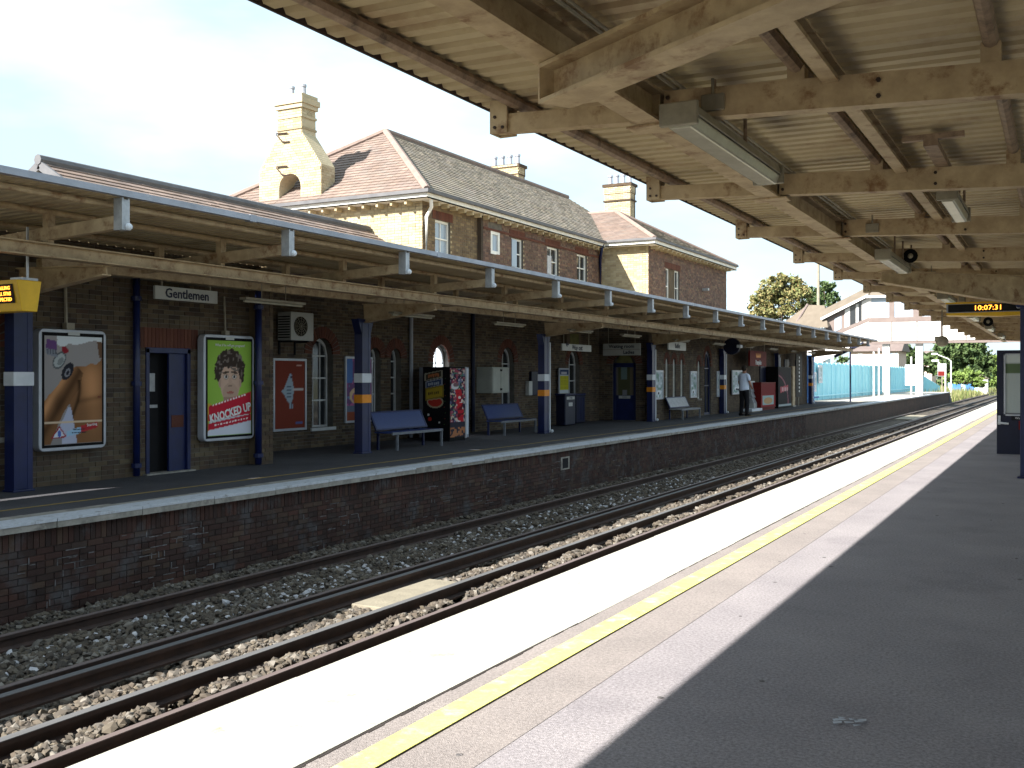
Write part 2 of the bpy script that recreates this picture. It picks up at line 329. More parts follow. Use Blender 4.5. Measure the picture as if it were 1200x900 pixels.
def poly_mask(U, V, pts):
    m = np.zeros(U.shape, bool); n = len(pts)
    for i in range(n):
        x0, y0 = pts[i]; x1, y1 = pts[(i + 1) % n]
        if y0 == y1: continue
        c = ((V > min(y0, y1)) & (V <= max(y0, y1)) & (U < (x1 - x0) * (V - y0) / (y1 - y0) + x0)); m ^= c
    return m

# ------------------------------------------------------------------ brickwork: real bricks
def sub_iv(iv, a, b):
    r = []
    for p, q in iv:
        if b <= p or a >= q: r.append((p, q)); continue
        if a > p: r.append((p, a))
        if b < q: r.append((b, q))
    return r
def op_top(o, u):
    c = (o['a'] + o['b']) / 2; h = (o['b'] - o['a']) / 2; t = min(1, abs(u - c) / h)
    if o['arch'] == 'round': return o['zs'] + h * o.get('k', 1) * math.sqrt(max(0, 1 - t * t))
    if o['arch'] == 'point': return o['zs'] + h * 1.5 * math.sqrt(max(0, 1 - (t ** 1.35)))
    return o['zs']
def op_half(o, z, ring):
    """half width blocked at height z incl. ring"""
    h = (o['b'] - o['a']) / 2
    if z < o['z0']: return 0
    if z <= o['zs']: return h
    if o['arch'] == 'flat': return (h + ring * .6) if z < o['zs'] + ring else 0
    k = o.get('k', 1) if o['arch'] == 'round' else 1.5
    H = h * k + ring; t = (z - o['zs']) / H
    return (h + ring) * math.sqrt(max(0, 1 - t * t)) if t < 1 else 0
def brickwork(parent, face, d, u0, u1, z0, z1, bm, mm, ops=(), nparts=300, near=None, thick=.25, soldier=0, poly=None, ring=.22, ringm=None, backing=True, name='brick'):
    """face 'x': wall plane X=d facing +X, u along Y.  face 'y': plane Y=d facing -Y, u along X. Returns the masonry part."""
    sgn = 1 if face == 'x' else -1
    def B(mb, ua, ub, za, zb, da, db):
        if face == 'x': mb.box(d + da, d + db, ua, ub, za, zb)
        else: mb.box(ua, ub, d - da, d - db, za, zb)
    core = MB()
    if backing:
        cuts = sorted({u0, u1} | {v for o in ops for v in np.linspace(o['a'], o['b'], 9 if o['arch'] != 'flat' else 2)})
        for a, b in zip(cuts[:-1], cuts[1:]):
            o = next((o for o in ops if o['a'] - 1e-6 <= a and b <= o['b'] + 1e-6), None)
            if o is None:
                if poly:
                    zt = min(poly(a), poly(b)); B(core, a, b, z0, min(z1, zt), -thick, 0)
                else: B(core, a, b, z0, z1, -thick, 0)
            else:
                zt = max(op_top(o, a), op_top(o, b)) if o['arch'] != 'flat' else o['zs']
                if o['z0'] > z0: B(core, a, b, z0, o['z0'], -thick, 0)
                if zt < z1: B(core, a, b, zt, z1, -thick, 0)
        w = core.build('wall', mm, parent)
    else: w = parent
    bw, bh, jt, pr = .225, .075, .010, .009
    z = z0; row = 0; full = []; rest = MB()
    near = near if near is not None else (u0, z0)
    while z < z1 - .02:
        h = bh - jt; zt = z + h
        if soldier and z + .225 > z1 and row >= 0:
            n = int((u1 - u0) / .075)
            for i in range(n):
                e = random.uniform(-.003, .004); B(rest, u0 + i * .075, u0 + i * .075 + .065, z, z1 - .005, -.03, pr + e)
            break
        zt = min(zt, z1)
        step = bw if row % 2 == 0 else bw / 2 if row % 4 == 1 else bw
        u = u0 - (0 if row % 2 == 0 else bw * .5)
        lim = None
        if poly: lim = poly
        while u < u1:
            a, b = max(u, u0), min(u + step - jt, u1); zc = (z + zt) / 2
            if b - a > .02 and (not poly or (poly(a) > zt and poly(b) > zt)):
                iv = [(a, b)]
                for o in ops:
                    hw = max(op_half(o, zc, ring), op_half(o, zt, ring) if zc > o['zs'] else 0)
                    if hw:
                        c = (o['a'] + o['b']) / 2; iv = sub_iv(iv, c - hw - .003, c + hw + .003)
                for p, q in iv:
                    if q - p > .015:
                        if abs(q - p - (bw - jt)) < .002 and zt - z > .06: full.append((p, z))
                        else: B(rest, p, q, z, zt, -.03, pr + random.uniform(-.003, .003))
            u += step
        z += bh; row += 1
    full.sort(key=lambda t: (t[0] - near[0]) ** 2 + 1.5 * (t[1] - near[1]) ** 2)
    if nparts:
        pm = MB()
        if face == 'x': pm.box(-.03, pr, 0, bw - jt, 0, bh - jt)
        else: pm.box(0, bw - jt, -pr, .03, 0, bh - jt)
        me = bpy.data.meshes.new(name); me.from_pydata(pm.v, [], pm.f); me.materials.append(bm)
        O = off(w)
        for p, zz in full[:nparts]:
            dd = random.uniform(-.004, .004)
            c = bpy.data.objects.new(name, me); COL.objects.link(c); c.parent = w
            c.location = Vector((d + dd, p, zz) if face == 'x' else (p, d + dd, zz)) - O
    for p, zz in full[nparts:]: B(rest, p, p + bw - jt, zz, zz + bh - jt, -.03, pr + random.uniform(-.003, .004))
    if rest.v:
        rest.build('brickwork', bm, w, kind='stuff', fix=False)
    # voussoirs and lintels of red brick
    if ops:
        vs = MB()
        for o in ops:
            if ringm is None or o.get('noring'): continue
            c = (o['a'] + o['b']) / 2; h = (o['b'] - o['a']) / 2
            if o['arch'] == 'flat':
                a = o['a'] - ring * .55; b = o['b'] + ring * .55; n = max(3, int((b - a) / .075))
                for i in range(n):
                    p = a + (b - a) * i / n; B(vs, p + .004, a + (b - a) * (i + 1) / n - .004, o['zs'] + .004, o['zs'] + ring - .006, -.03, pr + .004)
            else:
                n = 17; k = o.get('k', 1) if o['arch'] == 'round' else 1.5
                for i in range(n):
                    qs = []
                    for t in (i / n + .006, (i + 1) / n - .006):
                        an = math.pi * t; qs.append(((c - h * math.cos(an), o['zs'] + h * k * math.sin(an)), (c - (h + ring) * math.cos(an), o['zs'] + (h * k + ring) * math.sin(an))))
                    pl = [qs[0][0], qs[1][0], qs[1][1], qs[0][1]]
                    vs.prism(pl, d - .03 * sgn, d + (pr + .004) * sgn, face)
        if vs.v: vs.build('arch_brick', ringm, w, kind='stuff')
    return w

def arch_outline(a, b, z0, zs, arch, k=1, n=10):
    o = dict(a=a, b=b, z0=z0, zs=zs, arch=arch, k=k); us = np.linspace(a, b, n + 1) if arch != 'flat' else [a, b]
    return [(a, z0)] + [(float(u), op_top(o, float(u))) for u in us] + [(b, z0)]
def window(parent, face, d, o, frm, gl, bars_v=1, bars_h=(0.5,), inset=.10, fw=.05, sill=True, name='window'):
    sgn = 1 if face == 'x' else -1; dd = d - inset * sgn; a, b, z0, zs = o['a'], o['b'], o['z0'], o['zs']
    out = arch_outline(a, b, z0, zs, o['arch'], o.get('k', 1)); c = (a + b) / 2; zc = (z0 + zs) / 2
    ins = [(c + (u - c) * (1 - 2 * fw / (b - a)), zc + (z - zc) * (1 - fw / max(.1, (zs - z0) / 2))) for u, z in out]
    fr = MB(); n = len(out)
    for i in range(n):
        j = (i + 1) % n; pl = [out[i], out[j], ins[j], ins[i]]
        fr.prism(pl, dd - .03 * sgn, dd + .03 * sgn, face)
    def B(ua, ub, za, zb, t=.02):
        if face == 'x': fr.box(dd - t, dd + t, ua, ub, za, zb)
        else: fr.box(ua, ub, dd - t, dd + t, za, zb)
    for i in range(bars_v): u = a + (b - a) * (i + 1) / (bars_v + 1); B(u - .012, u + .012, z0 + fw, op_top(o, u) - fw * .5, .016)
    for t in bars_h: zz = z0 + (max(zs, op_top(o, c)) - z0) * t; B(a + fw * .6, b - fw * .6, zz - .018, zz + .018, .024)
    f = fr.build(name, frm, parent)
    g = MB(); g.prism(out, dd - .022 * sgn, dd - .012 * sgn, face); g.build('pane', gl, f)
    if sill:
        s = MB(); t0, t1 = d - inset * sgn, d + .05 * sgn
        if face == 'x': s.box(t0, t1, a - .06, b + .06, z0 - .07, z0)
        else: s.box(a - .06, b + .06, t0, t1, z0 - .07, z0)
        s.build('sill', frm if frm is not m_white else m_cope, f)
    return f
def OP(a, b, z0, zs, arch='flat', **k): return dict(a=a, b=b, z0=z0, zs=zs, arch=arch, **k)

def tiled_slope(parent, quad, m, tw=.26, th=.19, nparts=0, near=None, name='roof_tile', rname='tiles'):
    """convex planar polygon filled with overlapping tiles laid in courses; first edge is the eaves"""
    P = [Vector(p) for p in quad]; e = (P[1] - P[0]).normalized(); nrm = (P[1] - P[0]).cross(P[2] - P[1]).normalized()
    if nrm.z < 0: nrm = -nrm
    upv = nrm.cross(e);
    if upv.z < 0: upv = -upv
    pts = [((p - P[0]).dot(e), (p - P[0]).dot(upv)) for p in P]; H = max(p[1] for p in pts)
    def span(v):
        xs = []
        for i in range(len(pts)):
            (x0, y0), (x1, y1) = pts[i], pts[(i + 1) % len(pts)]
            if abs(y1 - y0) < 1e-6: continue
            if min(y0, y1) <= v <= max(y0, y1): xs.append(x0 + (x1 - x0) * (v - y0) / (y1 - y0))
        return (min(xs), max(xs)) if len(xs) > 1 else None
    mb = MB(); v = 0; row = 0; parts = []
    while v < H - .02:
        s0 = span(min(v + .01, H)); s1 = span(min(v + th, H - 1e-4))
        if not s0: break
        s1 = s1 or s0; a, b = s0; u = a - (tw / 2 if row % 2 else 0)
        while u < b:
            ua, ub = max(u + .004, a), min(u + tw - .004, b)
            if ub - ua > .02:
                w1 = min(v + th + .02, H); ja = min(max(ua, s1[0]), max(s1[0], s1[1])); jb = max(min(ub, s1[1]), min(s1[0], s1[1]))
                lift = .018 + random.uniform(-.004, .006)
                a0 = P[0] + e * ua + upv * v; b0 = P[0] + e * ub + upv * v; b1 = P[0] + e * jb + upv * w1; a1 = P[0] + e * ja + upv * w1
                vs = [a0, b0, b1, a1, a0 + nrm * (lift + .012), b0 + nrm * (lift + .012), b1 + nrm * .008, a1 + nrm * .008]
                full = abs((ub - ua) - (tw - .008)) < 1e-4 and abs((jb - ja) - (ub - ua)) < 1e-4
                parts.append((vs, full))
            u += tw
        v += th; row += 1
    fs = [(4, 5, 6, 7), (0, 1, 5, 4), (1, 2, 6, 5), (3, 0, 4, 7)]
    base = MB(); base.add(P, [tuple(range(len(P)))]); base.add([p - nrm * .06 for p in P], [tuple(range(len(P)))])
    r = base.build('roof', m, parent)
    near = Vector(near) if near is not None else P[0]
    fl = sorted([p for p in parts if p[1]], key=lambda p: (p[0][0] - near).length)[:nparts]; ids = {id(p) for p in fl}
    if fl:
        v0 = fl[0][0]; me = bpy.data.meshes.new(name); me.from_pydata([tuple(x - v0[0]) for x in v0], [], fs); me.materials.append(m); O = off(r)
        for p in fl: c = bpy.data.objects.new(name, me); COL.objects.link(c); c.parent = r; c.location = p[0][0] - O
    for p in parts:
        if id(p) not in ids: mb.add(p[0], fs)
    mb.build(rname, m, r, kind='stuff', fix=False)
    return r

# ================================================================== SETTING: ground, platforms, track bed
def S(o): o['kind'] = 'structure'; return o
S(MB().box(-600, 600, -300, 1500, -1.6, -1.30).build('ground', m_ground))
S(MB().lbox(3.45, -9, -12, 118, -1.28, -.062).build('right_platform', m_tar2))
rp = S(MB().lbox(2.745, -9, -12, 118, -.062, 0).build('right_platform_surface', m_tar2))
MB().lbox(2.743, 2.11, -12, 118, .0005, .002).build('asphalt_strip', m_tar3, rp)
MB().lbox(2.607, 2.452, -12, 118, .008, .011).build('yellow_line', m_yel, rp)
rs = S(MB().lbox(3.5, 2.75, -12, 118, -.10, -.062).build('slab_bed', m_morts))
sb = MB().box(0, .815, 0, 1.792, 0, .07); me = bpy.data.meshes.new('edge_slab'); me.from_pydata(sb.v, [], sb.f); me.materials.append(m_slab)
for k in range(72):
    place(me, 'edge_slab', rs, (-3.568 + random.uniform(-.006, .006), -12 + 1.8 * k, -.066 + random.uniform(-.002, .002)))
# dirt crack between the slabs and the asphalt
cr_ = MB()
y = 1.5
while y < 30:
    l = random.uniform(.05, .16); w = .020 if y < 5.2 else .007
    if y < 5.2 or random.random() < .45: cr_.lbox(2.744 + random.uniform(-.004, .004), 2.744 - w * random.uniform(.4, 1), y, y + l, .002, .0045)
    y += l
gm = MB()
for k in range(45):
    gx, gy, gr = random.uniform(-2.4, 2.5), random.uniform(1.5, 16), random.uniform(.009, .02)
    gm.tube([(gx, gy, .0), (gx, gy, .0035)], gr, 7)
gm.build('chewing_gum', m_tar, rp, kind='stuff')
cr_.build('crack', m_morts, rp, kind='stuff')

LP0, LPE = -2.0, 112.0
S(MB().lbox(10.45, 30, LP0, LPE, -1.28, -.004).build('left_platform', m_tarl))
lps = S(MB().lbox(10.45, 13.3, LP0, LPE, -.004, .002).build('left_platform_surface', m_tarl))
MB().lbox(14.3, 10.6, 67, LPE, .003, .0058).build('sunlit_end_sheet', m_end, lps)  # lighter sheet that paints the platform end as sunlit
MB().lbox(11.08, 11.02, LP0, 67, .004, .007).build('yellow_line', m_yel2, lps)
pw = thing('platform_wall', 'dark sooty brick wall of the far platform under its white edge, along the rails', 'brick wall', (-9.99, 3, -1.28))
MB().lbox(10.24, 9.99, 3, 46, -1.28, -.105).build('backing', m_morts, pw)
ops_pw = [OP(Yx(656, 9.98), Yx(668, 9.98), -.48, -.28, 'flat', noring=True)]
bw_ = brickwork(pw, 'x', -9.98, 3, 46, -1.20, -.105, m_soot, m_morts, ops=(), nparts=300, near=(6.5, -.4), soldier=1, backing=False)
MB().lbox(10.24, 9.98, 46, LPE, -1.28, -.105).build('far_brickwork', m_fars, pw)
MB().lbox(10.24, 9.98, LP0, 3, -1.28, -.105).build('near_brickwork', m_fars, pw)
vn = MB(); yv = Yx(662, 9.97)
for a, b, c, d_ in ((-.22, .22, -.27, -.24), (-.22, -.16, -.5, -.27), (.16, .22, -.5, -.27), (-.22, .22, -.53, -.5)): vn.lbox(9.975, 9.955, yv + a, yv + b, c, d_)
f_ = vn.build('vent_frame', m_cope, pw); MB().lbox(9.975, 9.962, yv - .16, yv + .16, -.5, -.27).build('vent_opening', m_dark, f_)
# white lime bloom on individual bricks
lm = MB()
for k in range(170):
    c0 = random.choice([7.55, 9.2, 9.4, 12.6, 15.5, 17.5, 20.5, 24, 28, 33]); yy = c0 + random.gauss(0, .35); zz = -.105 - .075 * random.randint(3, 11) - random.choice([0, .058])
    if random.random() < .6: lm.lbox(9.972, 9.966, yy, yy + random.uniform(.05, .28), zz, zz + random.uniform(.006, .012))
    else: lm.lbox(9.972, 9.965, yy, yy + .012, zz - .06, zz + .012)
lm.build('lime_bloom', m_bloom, pw, kind='stuff')
cpm = MB().box(0, .60, 0, 1.188, 0, .10); cme = bpy.data.meshes.new('coping_slab'); cme.from_pydata(cpm.v, [], cpm.f); cme.materials.append(m_cope)
pc = S(MB().lbox(10.50, 10.0, LP0, LPE, -.106, -.099).build('coping_bed', m_morts))
k = 0; y = LP0
while y < LPE - 1:
    o = place(cme, 'coping_slab', pc, (-10.5 + random.uniform(-.008, .008), y, -.097 + random.uniform(-.003, .003) - off(pc).z)); y += 1.2
we = MB(); y = LP0
while y < LPE - 1:
    l = 1.19; we.lbox(10.27 + random.uniform(-.02, .02), 9.905, y, y + l, .0065, .0095); we.lbox(9.906, 9.893, y, y + l, -.022 - random.uniform(0, .02), .0095); y += 1.2
we.build('white_edge_paint', m_wedge, pc, kind='stuff')
S(MB().prism([(LPE, -.01), (LPE + 3.4, -1.28), (LPE, -1.28)], -9.95, -13.4, 'x').build('left_platform_ramp', m_tarl))

# ballast: uneven bed plus real stones
def bz(L, Y):
    z = np.full_like(L, -1.10)
    near = lambda a, b, h, s=.12: h * np.clip((L - a) / s, 0, 1) * np.clip((b - L) / s, 0, 1)
    gap = np.clip(np.abs(((Y - 2.6) % 2.1) - 1.05) / .12 - 1.0, 0, 1)
    z = z + near(5.9, 6.22, .14, .08) * gap
    z = z + near(6.30, 7.08, .07, .16)
    z = z + near(7.62, 8.98, .035, .1) + near(9.1, 9.97, .10, .4) + near(4.4, 5.8, .03, .1)
    return z + .014 * np.sin(Y * 3.1 + L * 7) + .012 * np.sin(Y * 7.3 - L * 4)
def ballast():
    Ls = np.linspace(3.4, 10.05, 90); Ys = np.concatenate([np.linspace(-8, 2, 20), np.linspace(2.1, 45, 430), np.linspace(46, 200, 60)])
    LL, YY = np.meshgrid(Ls, Ys); ZZ = bz(LL, YY) + rng.normal(0, .008, LL.shape)
    V = np.stack([-LL, YY, ZZ], -1).reshape(-1, 3); nx = len(Ls); i = np.arange(len(Ys) - 1)[:, None] * nx + np.arange(nx - 1)[None]
    F = np.stack([i, i + nx, i + nx + 1, i + 1], -1).reshape(-1, 4)
    o = raw_mesh('ballast_bed', V, F, 4, m_ball); S(o)
    # icosahedral stones
    t = (1 + 5 ** .5) / 2; ic = np.array([(-1, t, 0), (1, t, 0), (-1, -t, 0), (1, -t, 0), (0, -1, t), (0, 1, t), (0, -1, -t), (0, 1, -t), (t, 0, -1), (t, 0, 1), (-t, 0, -1), (-t, 0, 1)]) / 1.9
    fc = np.array([(0, 11, 5), (0, 5, 1), (0, 1, 7), (0, 7, 10), (0, 10, 11), (1, 5, 9), (5, 11, 4), (11, 10, 2), (10, 7, 6), (7, 1, 8), (3, 9, 4), (3, 4, 2), (3, 2, 6), (3, 6, 8), (3, 8, 9), (4, 9, 5), (2, 4, 11), (6, 2, 10), (8, 6, 7), (9, 8, 1)])
    def stones(name, n, L0, L1, Y0, Y1, s0, s1, m, Lc=None, keep=None):
        L = rng.uniform(L0, L1, n); Y = rng.uniform(Y0, Y1, n)
        ok = (np.abs(L - 5.854) > .07) & (np.abs(L - 7.53) > .07) & (np.abs(L - 9.03) > .07) & (np.abs(L - 6.26) > .06) & (np.abs(L - 7.12) > .06)
        L, Y = L[ok], Y[ok]; n = len(L); s = rng.uniform(s0, s1, n) * (1 + .6 * rng.random(n) ** 4)
        rad = 1 + rng.uniform(-.42, .38, (n, 12)); P = ic[None] * rad[..., None] * np.stack([rng.uniform(.8, 1.3, n), rng.uniform(.8, 1.3, n), rng.uniform(.55, .9, n)], -1)[:, None] * s[:, None, None]
        a = rng.uniform(0, 6.28, n); b = rng.uniform(-.9, .9, n); ca, sa, cb, sb_ = np.cos(a), np.sin(a), np.cos(b), np.sin(b)
        x = P[..., 0] * ca[:, None] - P[..., 1] * sa[:, None]; y = P[..., 0] * sa[:, None] + P[..., 1] * ca[:, None]; z = P[..., 2]
        y2 = y * cb[:, None] - z * sb_[:, None]; z2 = y * sb_[:, None] + z * cb[:, None]
        zb = bz(L, Y) + s * .25 + rng.uniform(-.004, .018, n)
        V = np.stack([x - L[:, None], y2 + Y[:, None], z2 + zb[:, None]], -1).reshape(-1, 3)
        F = (fc[None] + 12 * np.arange(n)[:, None, None]).reshape(-1, 3)
        o = raw_mesh(name, V, F, 3, m, kind='stuff', parent=None); return o
    g = stones('ballast', 21000, 5.2, 9.95, 2.2, 15, .018, .034, m_stone)
    tag(g, 'grey brown ballast stones lying between the rails, nearer stretch', 'ballast')
    g = stones('ballast', 22000, 5.2, 9.95, 15, 48, .022, .040, m_stone)
    tag(g, 'grey brown ballast stones lying between the rails, farther stretch', 'ballast')
    g = stones('ballast', 7000, 5.86, 6.9, 2.2, 20, .022, .038, m_stone); tag(g, 'heaped ballast stones beside the near conductor rail in the sun strip', 'ballast')
    g = stones('pale_stones', 700, 7.7, 8.9, 4, 26, .018, .034, m_pstone); tag(g, 'scattered pale white stones between the two rails of the far track', 'stones')
ballast()
def track(name, label, rails, cond, y0=-6, y1=200):
    t = thing(name, label, 'railway track', (-(sum(rails) / 2), y0, -1.1))
    def prof(c, top, h, w): return [(-c - .07, top - h), (-c + .07, top - h), (-c + .07, top - h + .02), (-c + .012, top - h + .04), (-c + .012, top - .045), (-c + w, top - .035), (-c + w, top - .004), (-c - w, top - .004), (-c - w, top - .035), (-c - .012, top - .045), (-c - .012, top - h + .04), (-c - .07, top - h + .02)]
    for c in rails:
        r = MB().prism(prof(c, -.915, .155, .036), y0, y1, 'y').build('running_rail', m_rail, t)
        MB().lbox(c + .032, c - .032, y0, y1, -.919, -.913).build('rail_head', m_railt, r)
    r = MB().prism(prof(cond, -.84, .15, .042), y0, y1, 'y').build('conductor_rail', m_rail, t)
    MB().lbox(cond + .040, cond - .040, y0, y1, -.844, -.838).build('rail_head', m_cond, r)
    i = MB()
    i.tube([(0, 0, 0), (0, 0, .07)], .05, 8); im = bpy.data.meshes.new('insulator'); im.from_pydata(i.v, [], i.f); im.materials.append(m_porc)
    sl_ = MB().box(-1.3, 1.3, -.13, .13, -.2, 0); sm = bpy.data.meshes.new('sleeper'); sm.from_pydata(sl_.v, [], sl_.f); sm.materials.append(m_sleep)
    O = off(t); k = 0; yy = 2.25
    cx = sum(rails) / 2 + (.12 if cond > rails[1] else -.12)
    while yy < 62:
        place(sm, 'sleeper', t, Vector((-cx, yy, -1.072)) - O)
        if k % 3 == 2: place(im, 'insulator', t, Vector((-cond, yy, -1.07)) - O)
        yy += .7; k += 1
    return t
track('railway_track', 'near railway track beside the sunlit white platform edge', (4.35, 5.854), 6.26)
track('railway_track', 'far railway track in the shade below the dark brick platform wall', (7.53, 9.03), 7.12)
cb_ = thing('crossing_board', 'pale sunlit board lying on the ballast between the two tracks', 'board', (-6.7, 9.9, -1.04))
MB().lbox(6.99, 6.34, 9.15, 10.75, -1.03, -.945).build('board', m_board, cb_, bevel=.01)
cb_ = thing('crossing_board', 'second pale board between the tracks, far off near the platform ramp', 'board', (-7.9, 36, -1.02))
MB().lbox(8.9, 7.0, Yx(1066, 8), Yx(1083, 8), -1.03, -.985).build('board', m_board, cb_)
lt = MB()
for k in range(9):
    x = .03 + random.uniform(-.055, .055); y = 0 + random.uniform(-.045, .045)
    lt.add([(x, y, .006), (x + random.uniform(.02, .05), y + .01, .012), (x + .03, y + random.uniform(.01, .03), random.uniform(.008, .018)), (x - .01, y + .02, .008)], [(0, 1, 2, 3)])
q = (983 - 600) / FPX; F_ = EYE * FPX / (848 - VPY); rX = q * F_
o = lt.build('litter', m_litter); o.location = (rX * CT - F_ * ST, rX * ST + F_ * CT, .004); tag(o, 'crumpled scrap of white paper on the shaded asphalt', 'litter')

# ================================================================== CANOPIES
def sheet_mesh(L0, L1, z0, z1, n=6, p=.17):
    """one corrugated roof sheet: ribs run across the platform"""
    prof = []
    for i in range(n):
        b = i * p; prof += [(b, 0), (b + .085, 0), (b + .105, .03), (b + .15, .03)]
    prof.append((n * p + .002, 0)); vs = []; fs = []
    for dz in (0, .012):
        for L, z in ((L0, z0), (L1, z1)):
            vs += [(-L, a, z + h + dz) for a, h in prof]
    k = len(prof)
    for i in range(k - 1):
        fs.append((i, i + 1, k + i + 1, k + i)); fs.append((2 * k + i, 3 * k + i, 3 * k + i + 1, 2 * k + i + 1))
        fs.append((i, 2 * k + i, 2 * k + i + 1, i + 1)); fs.append((k + i, k + i + 1, 3 * k + i + 1, 3 * k + i))
    me = bpy.data.meshes.new('roof_sheet'); me.from_pydata(vs, [], fs); me.materials.append(m_sheet); return me
def ibeam(mb, p, q, w, h, t=.018, h2=None):
    """I-section between two points given at the middle of the top flange"""
    h2 = h if h2 is None else h2; p, q = Vector(p), Vector(q)
    mb.bar(p - Vector((0, 0, t / 2)), q - Vector((0, 0, t / 2)), w, t)
    mb.bar(p - Vector((0, 0, h - t / 2)), q - Vector((0, 0, h2 - t / 2)), w, t)
    mb.bar(p - Vector((0, 0, h / 2)), q - Vector((0, 0, h2 / 2)), t, h - 2 * t, t, h2 - 2 * t)
    return mb

# ---- left canopy
LE = 9.55; LCE = 62.6
lc = thing('platform_canopy', 'long cream steel canopy over the far platform against the brick station', 'canopy', (-12.75, 0, 0))
def zl(L): return 3.665 - .012 * (L - LE)
LB = {}
y = -1.9
while y < LCE:
    back = 13.85 if y + 1.02 < 7.7 else 12.99 if y + 1.02 < 14.5 else 14.79 if y + 1.02 < 34.06 else 12.88  # near sheets cut short at the back to let the sun strip in
    if back not in LB: LB[back] = sheet_mesh(LE, back, zl(LE), zl(back))
    place(LB[back], 'roof_sheet', lc, Vector((0, y, 0)) - off(lc)); y += 1.02
g = MB(); g.prism([(-LE + .002, 3.67), (-LE + .09, 3.67), (-LE + .09, 3.745), (-LE + .078, 3.745), (-LE + .078, 3.682), (-LE + .002, 3.682)], -1.9, LCE, 'y'); gg = g.build('gutter', m_gut, lc)
jt = MB()
for k in range(14): jt.lbox(LE - .095, LE + .002, 1 + 4.6 * k, 1.12 + 4.6 * k, 3.66, 3.75)
jt.build('gutter_joint', m_gut, gg)
for L in (9.82, 10.84, 12.1): MB().tube([(-L, -1.9, zl(L) - .05), (-L, LCE, zl(L) - .05)], .038, 8).build('purlin', m_cream, lc)
ibeam(MB(), (-10.85, -1.9, 3.215), (-10.85, LCE, 3.215), .17, .17).build('main_beam', m_cream, lc)
MB().bar((-12.5, 9.3, 3.18), (-12.5, LCE, 3.18), .12, .12).build('rear_beam', m_cream, lc)
YK = [2.45 + 2.875 * k for k in range(-1, 21)]
for yk in YK:
    if yk > LCE: continue
    bk = 12.9
    b = MB().bar((-9.62, yk, 3.385), (-bk, yk, 3.385 - .045 * (bk - 9.62)), .09, .15).build('cross_beam', m_cream, lc)
    k_ = MB(); k_.lbox(9.50, 9.64, yk - .055, yk - .03, 3.29, 3.66); k_.lbox(9.50, 9.64, yk + .03, yk + .055, 3.29, 3.66); k_.lbox(9.50, 9.53, yk - .03, yk + .03, 3.29, 3.64)
    kb = k_.build('end_bracket', m_galv, b); MB().sphere((-9.49, yk + .03, 3.33), .045, 8, 6).build('end_cap', m_wband, kb)
    st = MB()
    for L in (10.84, 12.1): st.lbox(L - .05, L + .05, yk - .05, yk + .05, 3.46 - .045 * (L - 9.62), zl(L) - .04)
    st.lbox(10.80, 10.90, yk - .04, yk + .04, 3.21, 3.27); st.build('beam_stub', m_cream, b, kind='stuff')
COLY = [Yx(x, 12.75) for x in (22, 425, 637, 763, 847, 911, 950)]
for i, yc in enumerate(COLY):
    yg = yc - .02
    g = MB(); ibeam(g, (-10.95, yg, 3.045), (-12.70, yg, 3.10), .14, .13, h2=.40); g.build('cantilever_girder', m_cream, lc)
    loc = (-12.75, yc, 0)
    names = ['leftmost navy canopy column, with a white band only, left of the bare torso advert', 'navy canopy column in front of the purple poster, between the red poster and the first blue bench',
             'navy canopy column standing between the second blue bench and the way out sign', 'navy canopy column just right of the waiting room door',
             'navy canopy column just left of the man in the pale blue shirt', 'navy canopy column between the dark red kiosk sign and the vending machine', 'farthest navy canopy column, beside the blue hoarding']
    c = thing('canopy_column', names[i], 'column', loc, 'navy columns holding up the far canopy')
    MB().lbox(12.83, 12.655, yc - .14, yc + .14, 0.03, 2.75).lbox(12.87, 12.63, yc - .17, yc + .17, 0, .03).build('shaft', m_blue, c, bevel=.01)
    fl = MB()
    for s in (-1, 1): fl.lbox(12.85, 12.65, yc + s * .105 - .04, yc + s * .105 + .04, 0.03, 2.76)
    fl.prism([(yc - .14, 2.45), (yc + .14, 2.45), (yc + .27, 2.78), (yc - .27, 2.78)], -12.66, -12.84, 'x'); fl.build('flange', m_blue, c)
    MB().lbox(12.855, 12.640, yc - .158, yc + .158, 1.47, 1.66).build('white_band', m_wband, c)
    if i: MB().lbox(12.855, 12.640, yc - .158, yc + .158, 1.05, 1.22).build('orange_band', m_orange, c)
    if i >= 2:
        p = MB().tube([(-12.66, yc + .21, .03), (-12.66, yc + .21, 2.55)], .028, 8); p.sphere((-12.60, yc + .23, .06), .05, 8, 6); p.build('downpipe', m_wband, c)
LY = [12.55, 16.75, 20.95, 25.1, 28.9, 33.7, 38.1, 42.4, 46.7, 51, 55]
side = ['nearest the camera, right of the Gentlemen board', 'over the first blue bench', 'over the grey wall cabinets', 'just left of the way out sign', 'over the way out sign', 'over the waiting room sign', 'over the buffet sign', 'just left of the man', 'over the dark red kiosk sign', 'over the vending machine', 'at the far end before the blue hoarding']
for i, y0 in enumerate(LY):
    f = thing('strip_light', 'strip light ' + side[i], 'strip light', (-11.8, y0, 2.84), 'strip lights hung under the far canopy')
    MB().lbox(11.87, 11.73, y0, y0 + 1.5, 2.86, 2.90).build('tray', m_body, f); MB().tube([(-11.8, y0 + .03, 2.84), (-11.8, y0 + 1.47, 2.84)], .022, 8).build('tube', m_tube, f)
    rd = MB()
    for dy in (.45, 1.05): rd.tube([(-11.8, y0 + dy, 2.9), (-11.8, y0 + dy, 3.30)], .008, 5)
    rd.build('rod', m_body, f)
tr = MB(); tr.lbox(12.95, 12.85, 9.4, 14, 3.15, 3.22); o = tr.build('cable_trunking', m_body); tag(o, 'grey cable trunking running along under the far canopy', 'trunking')

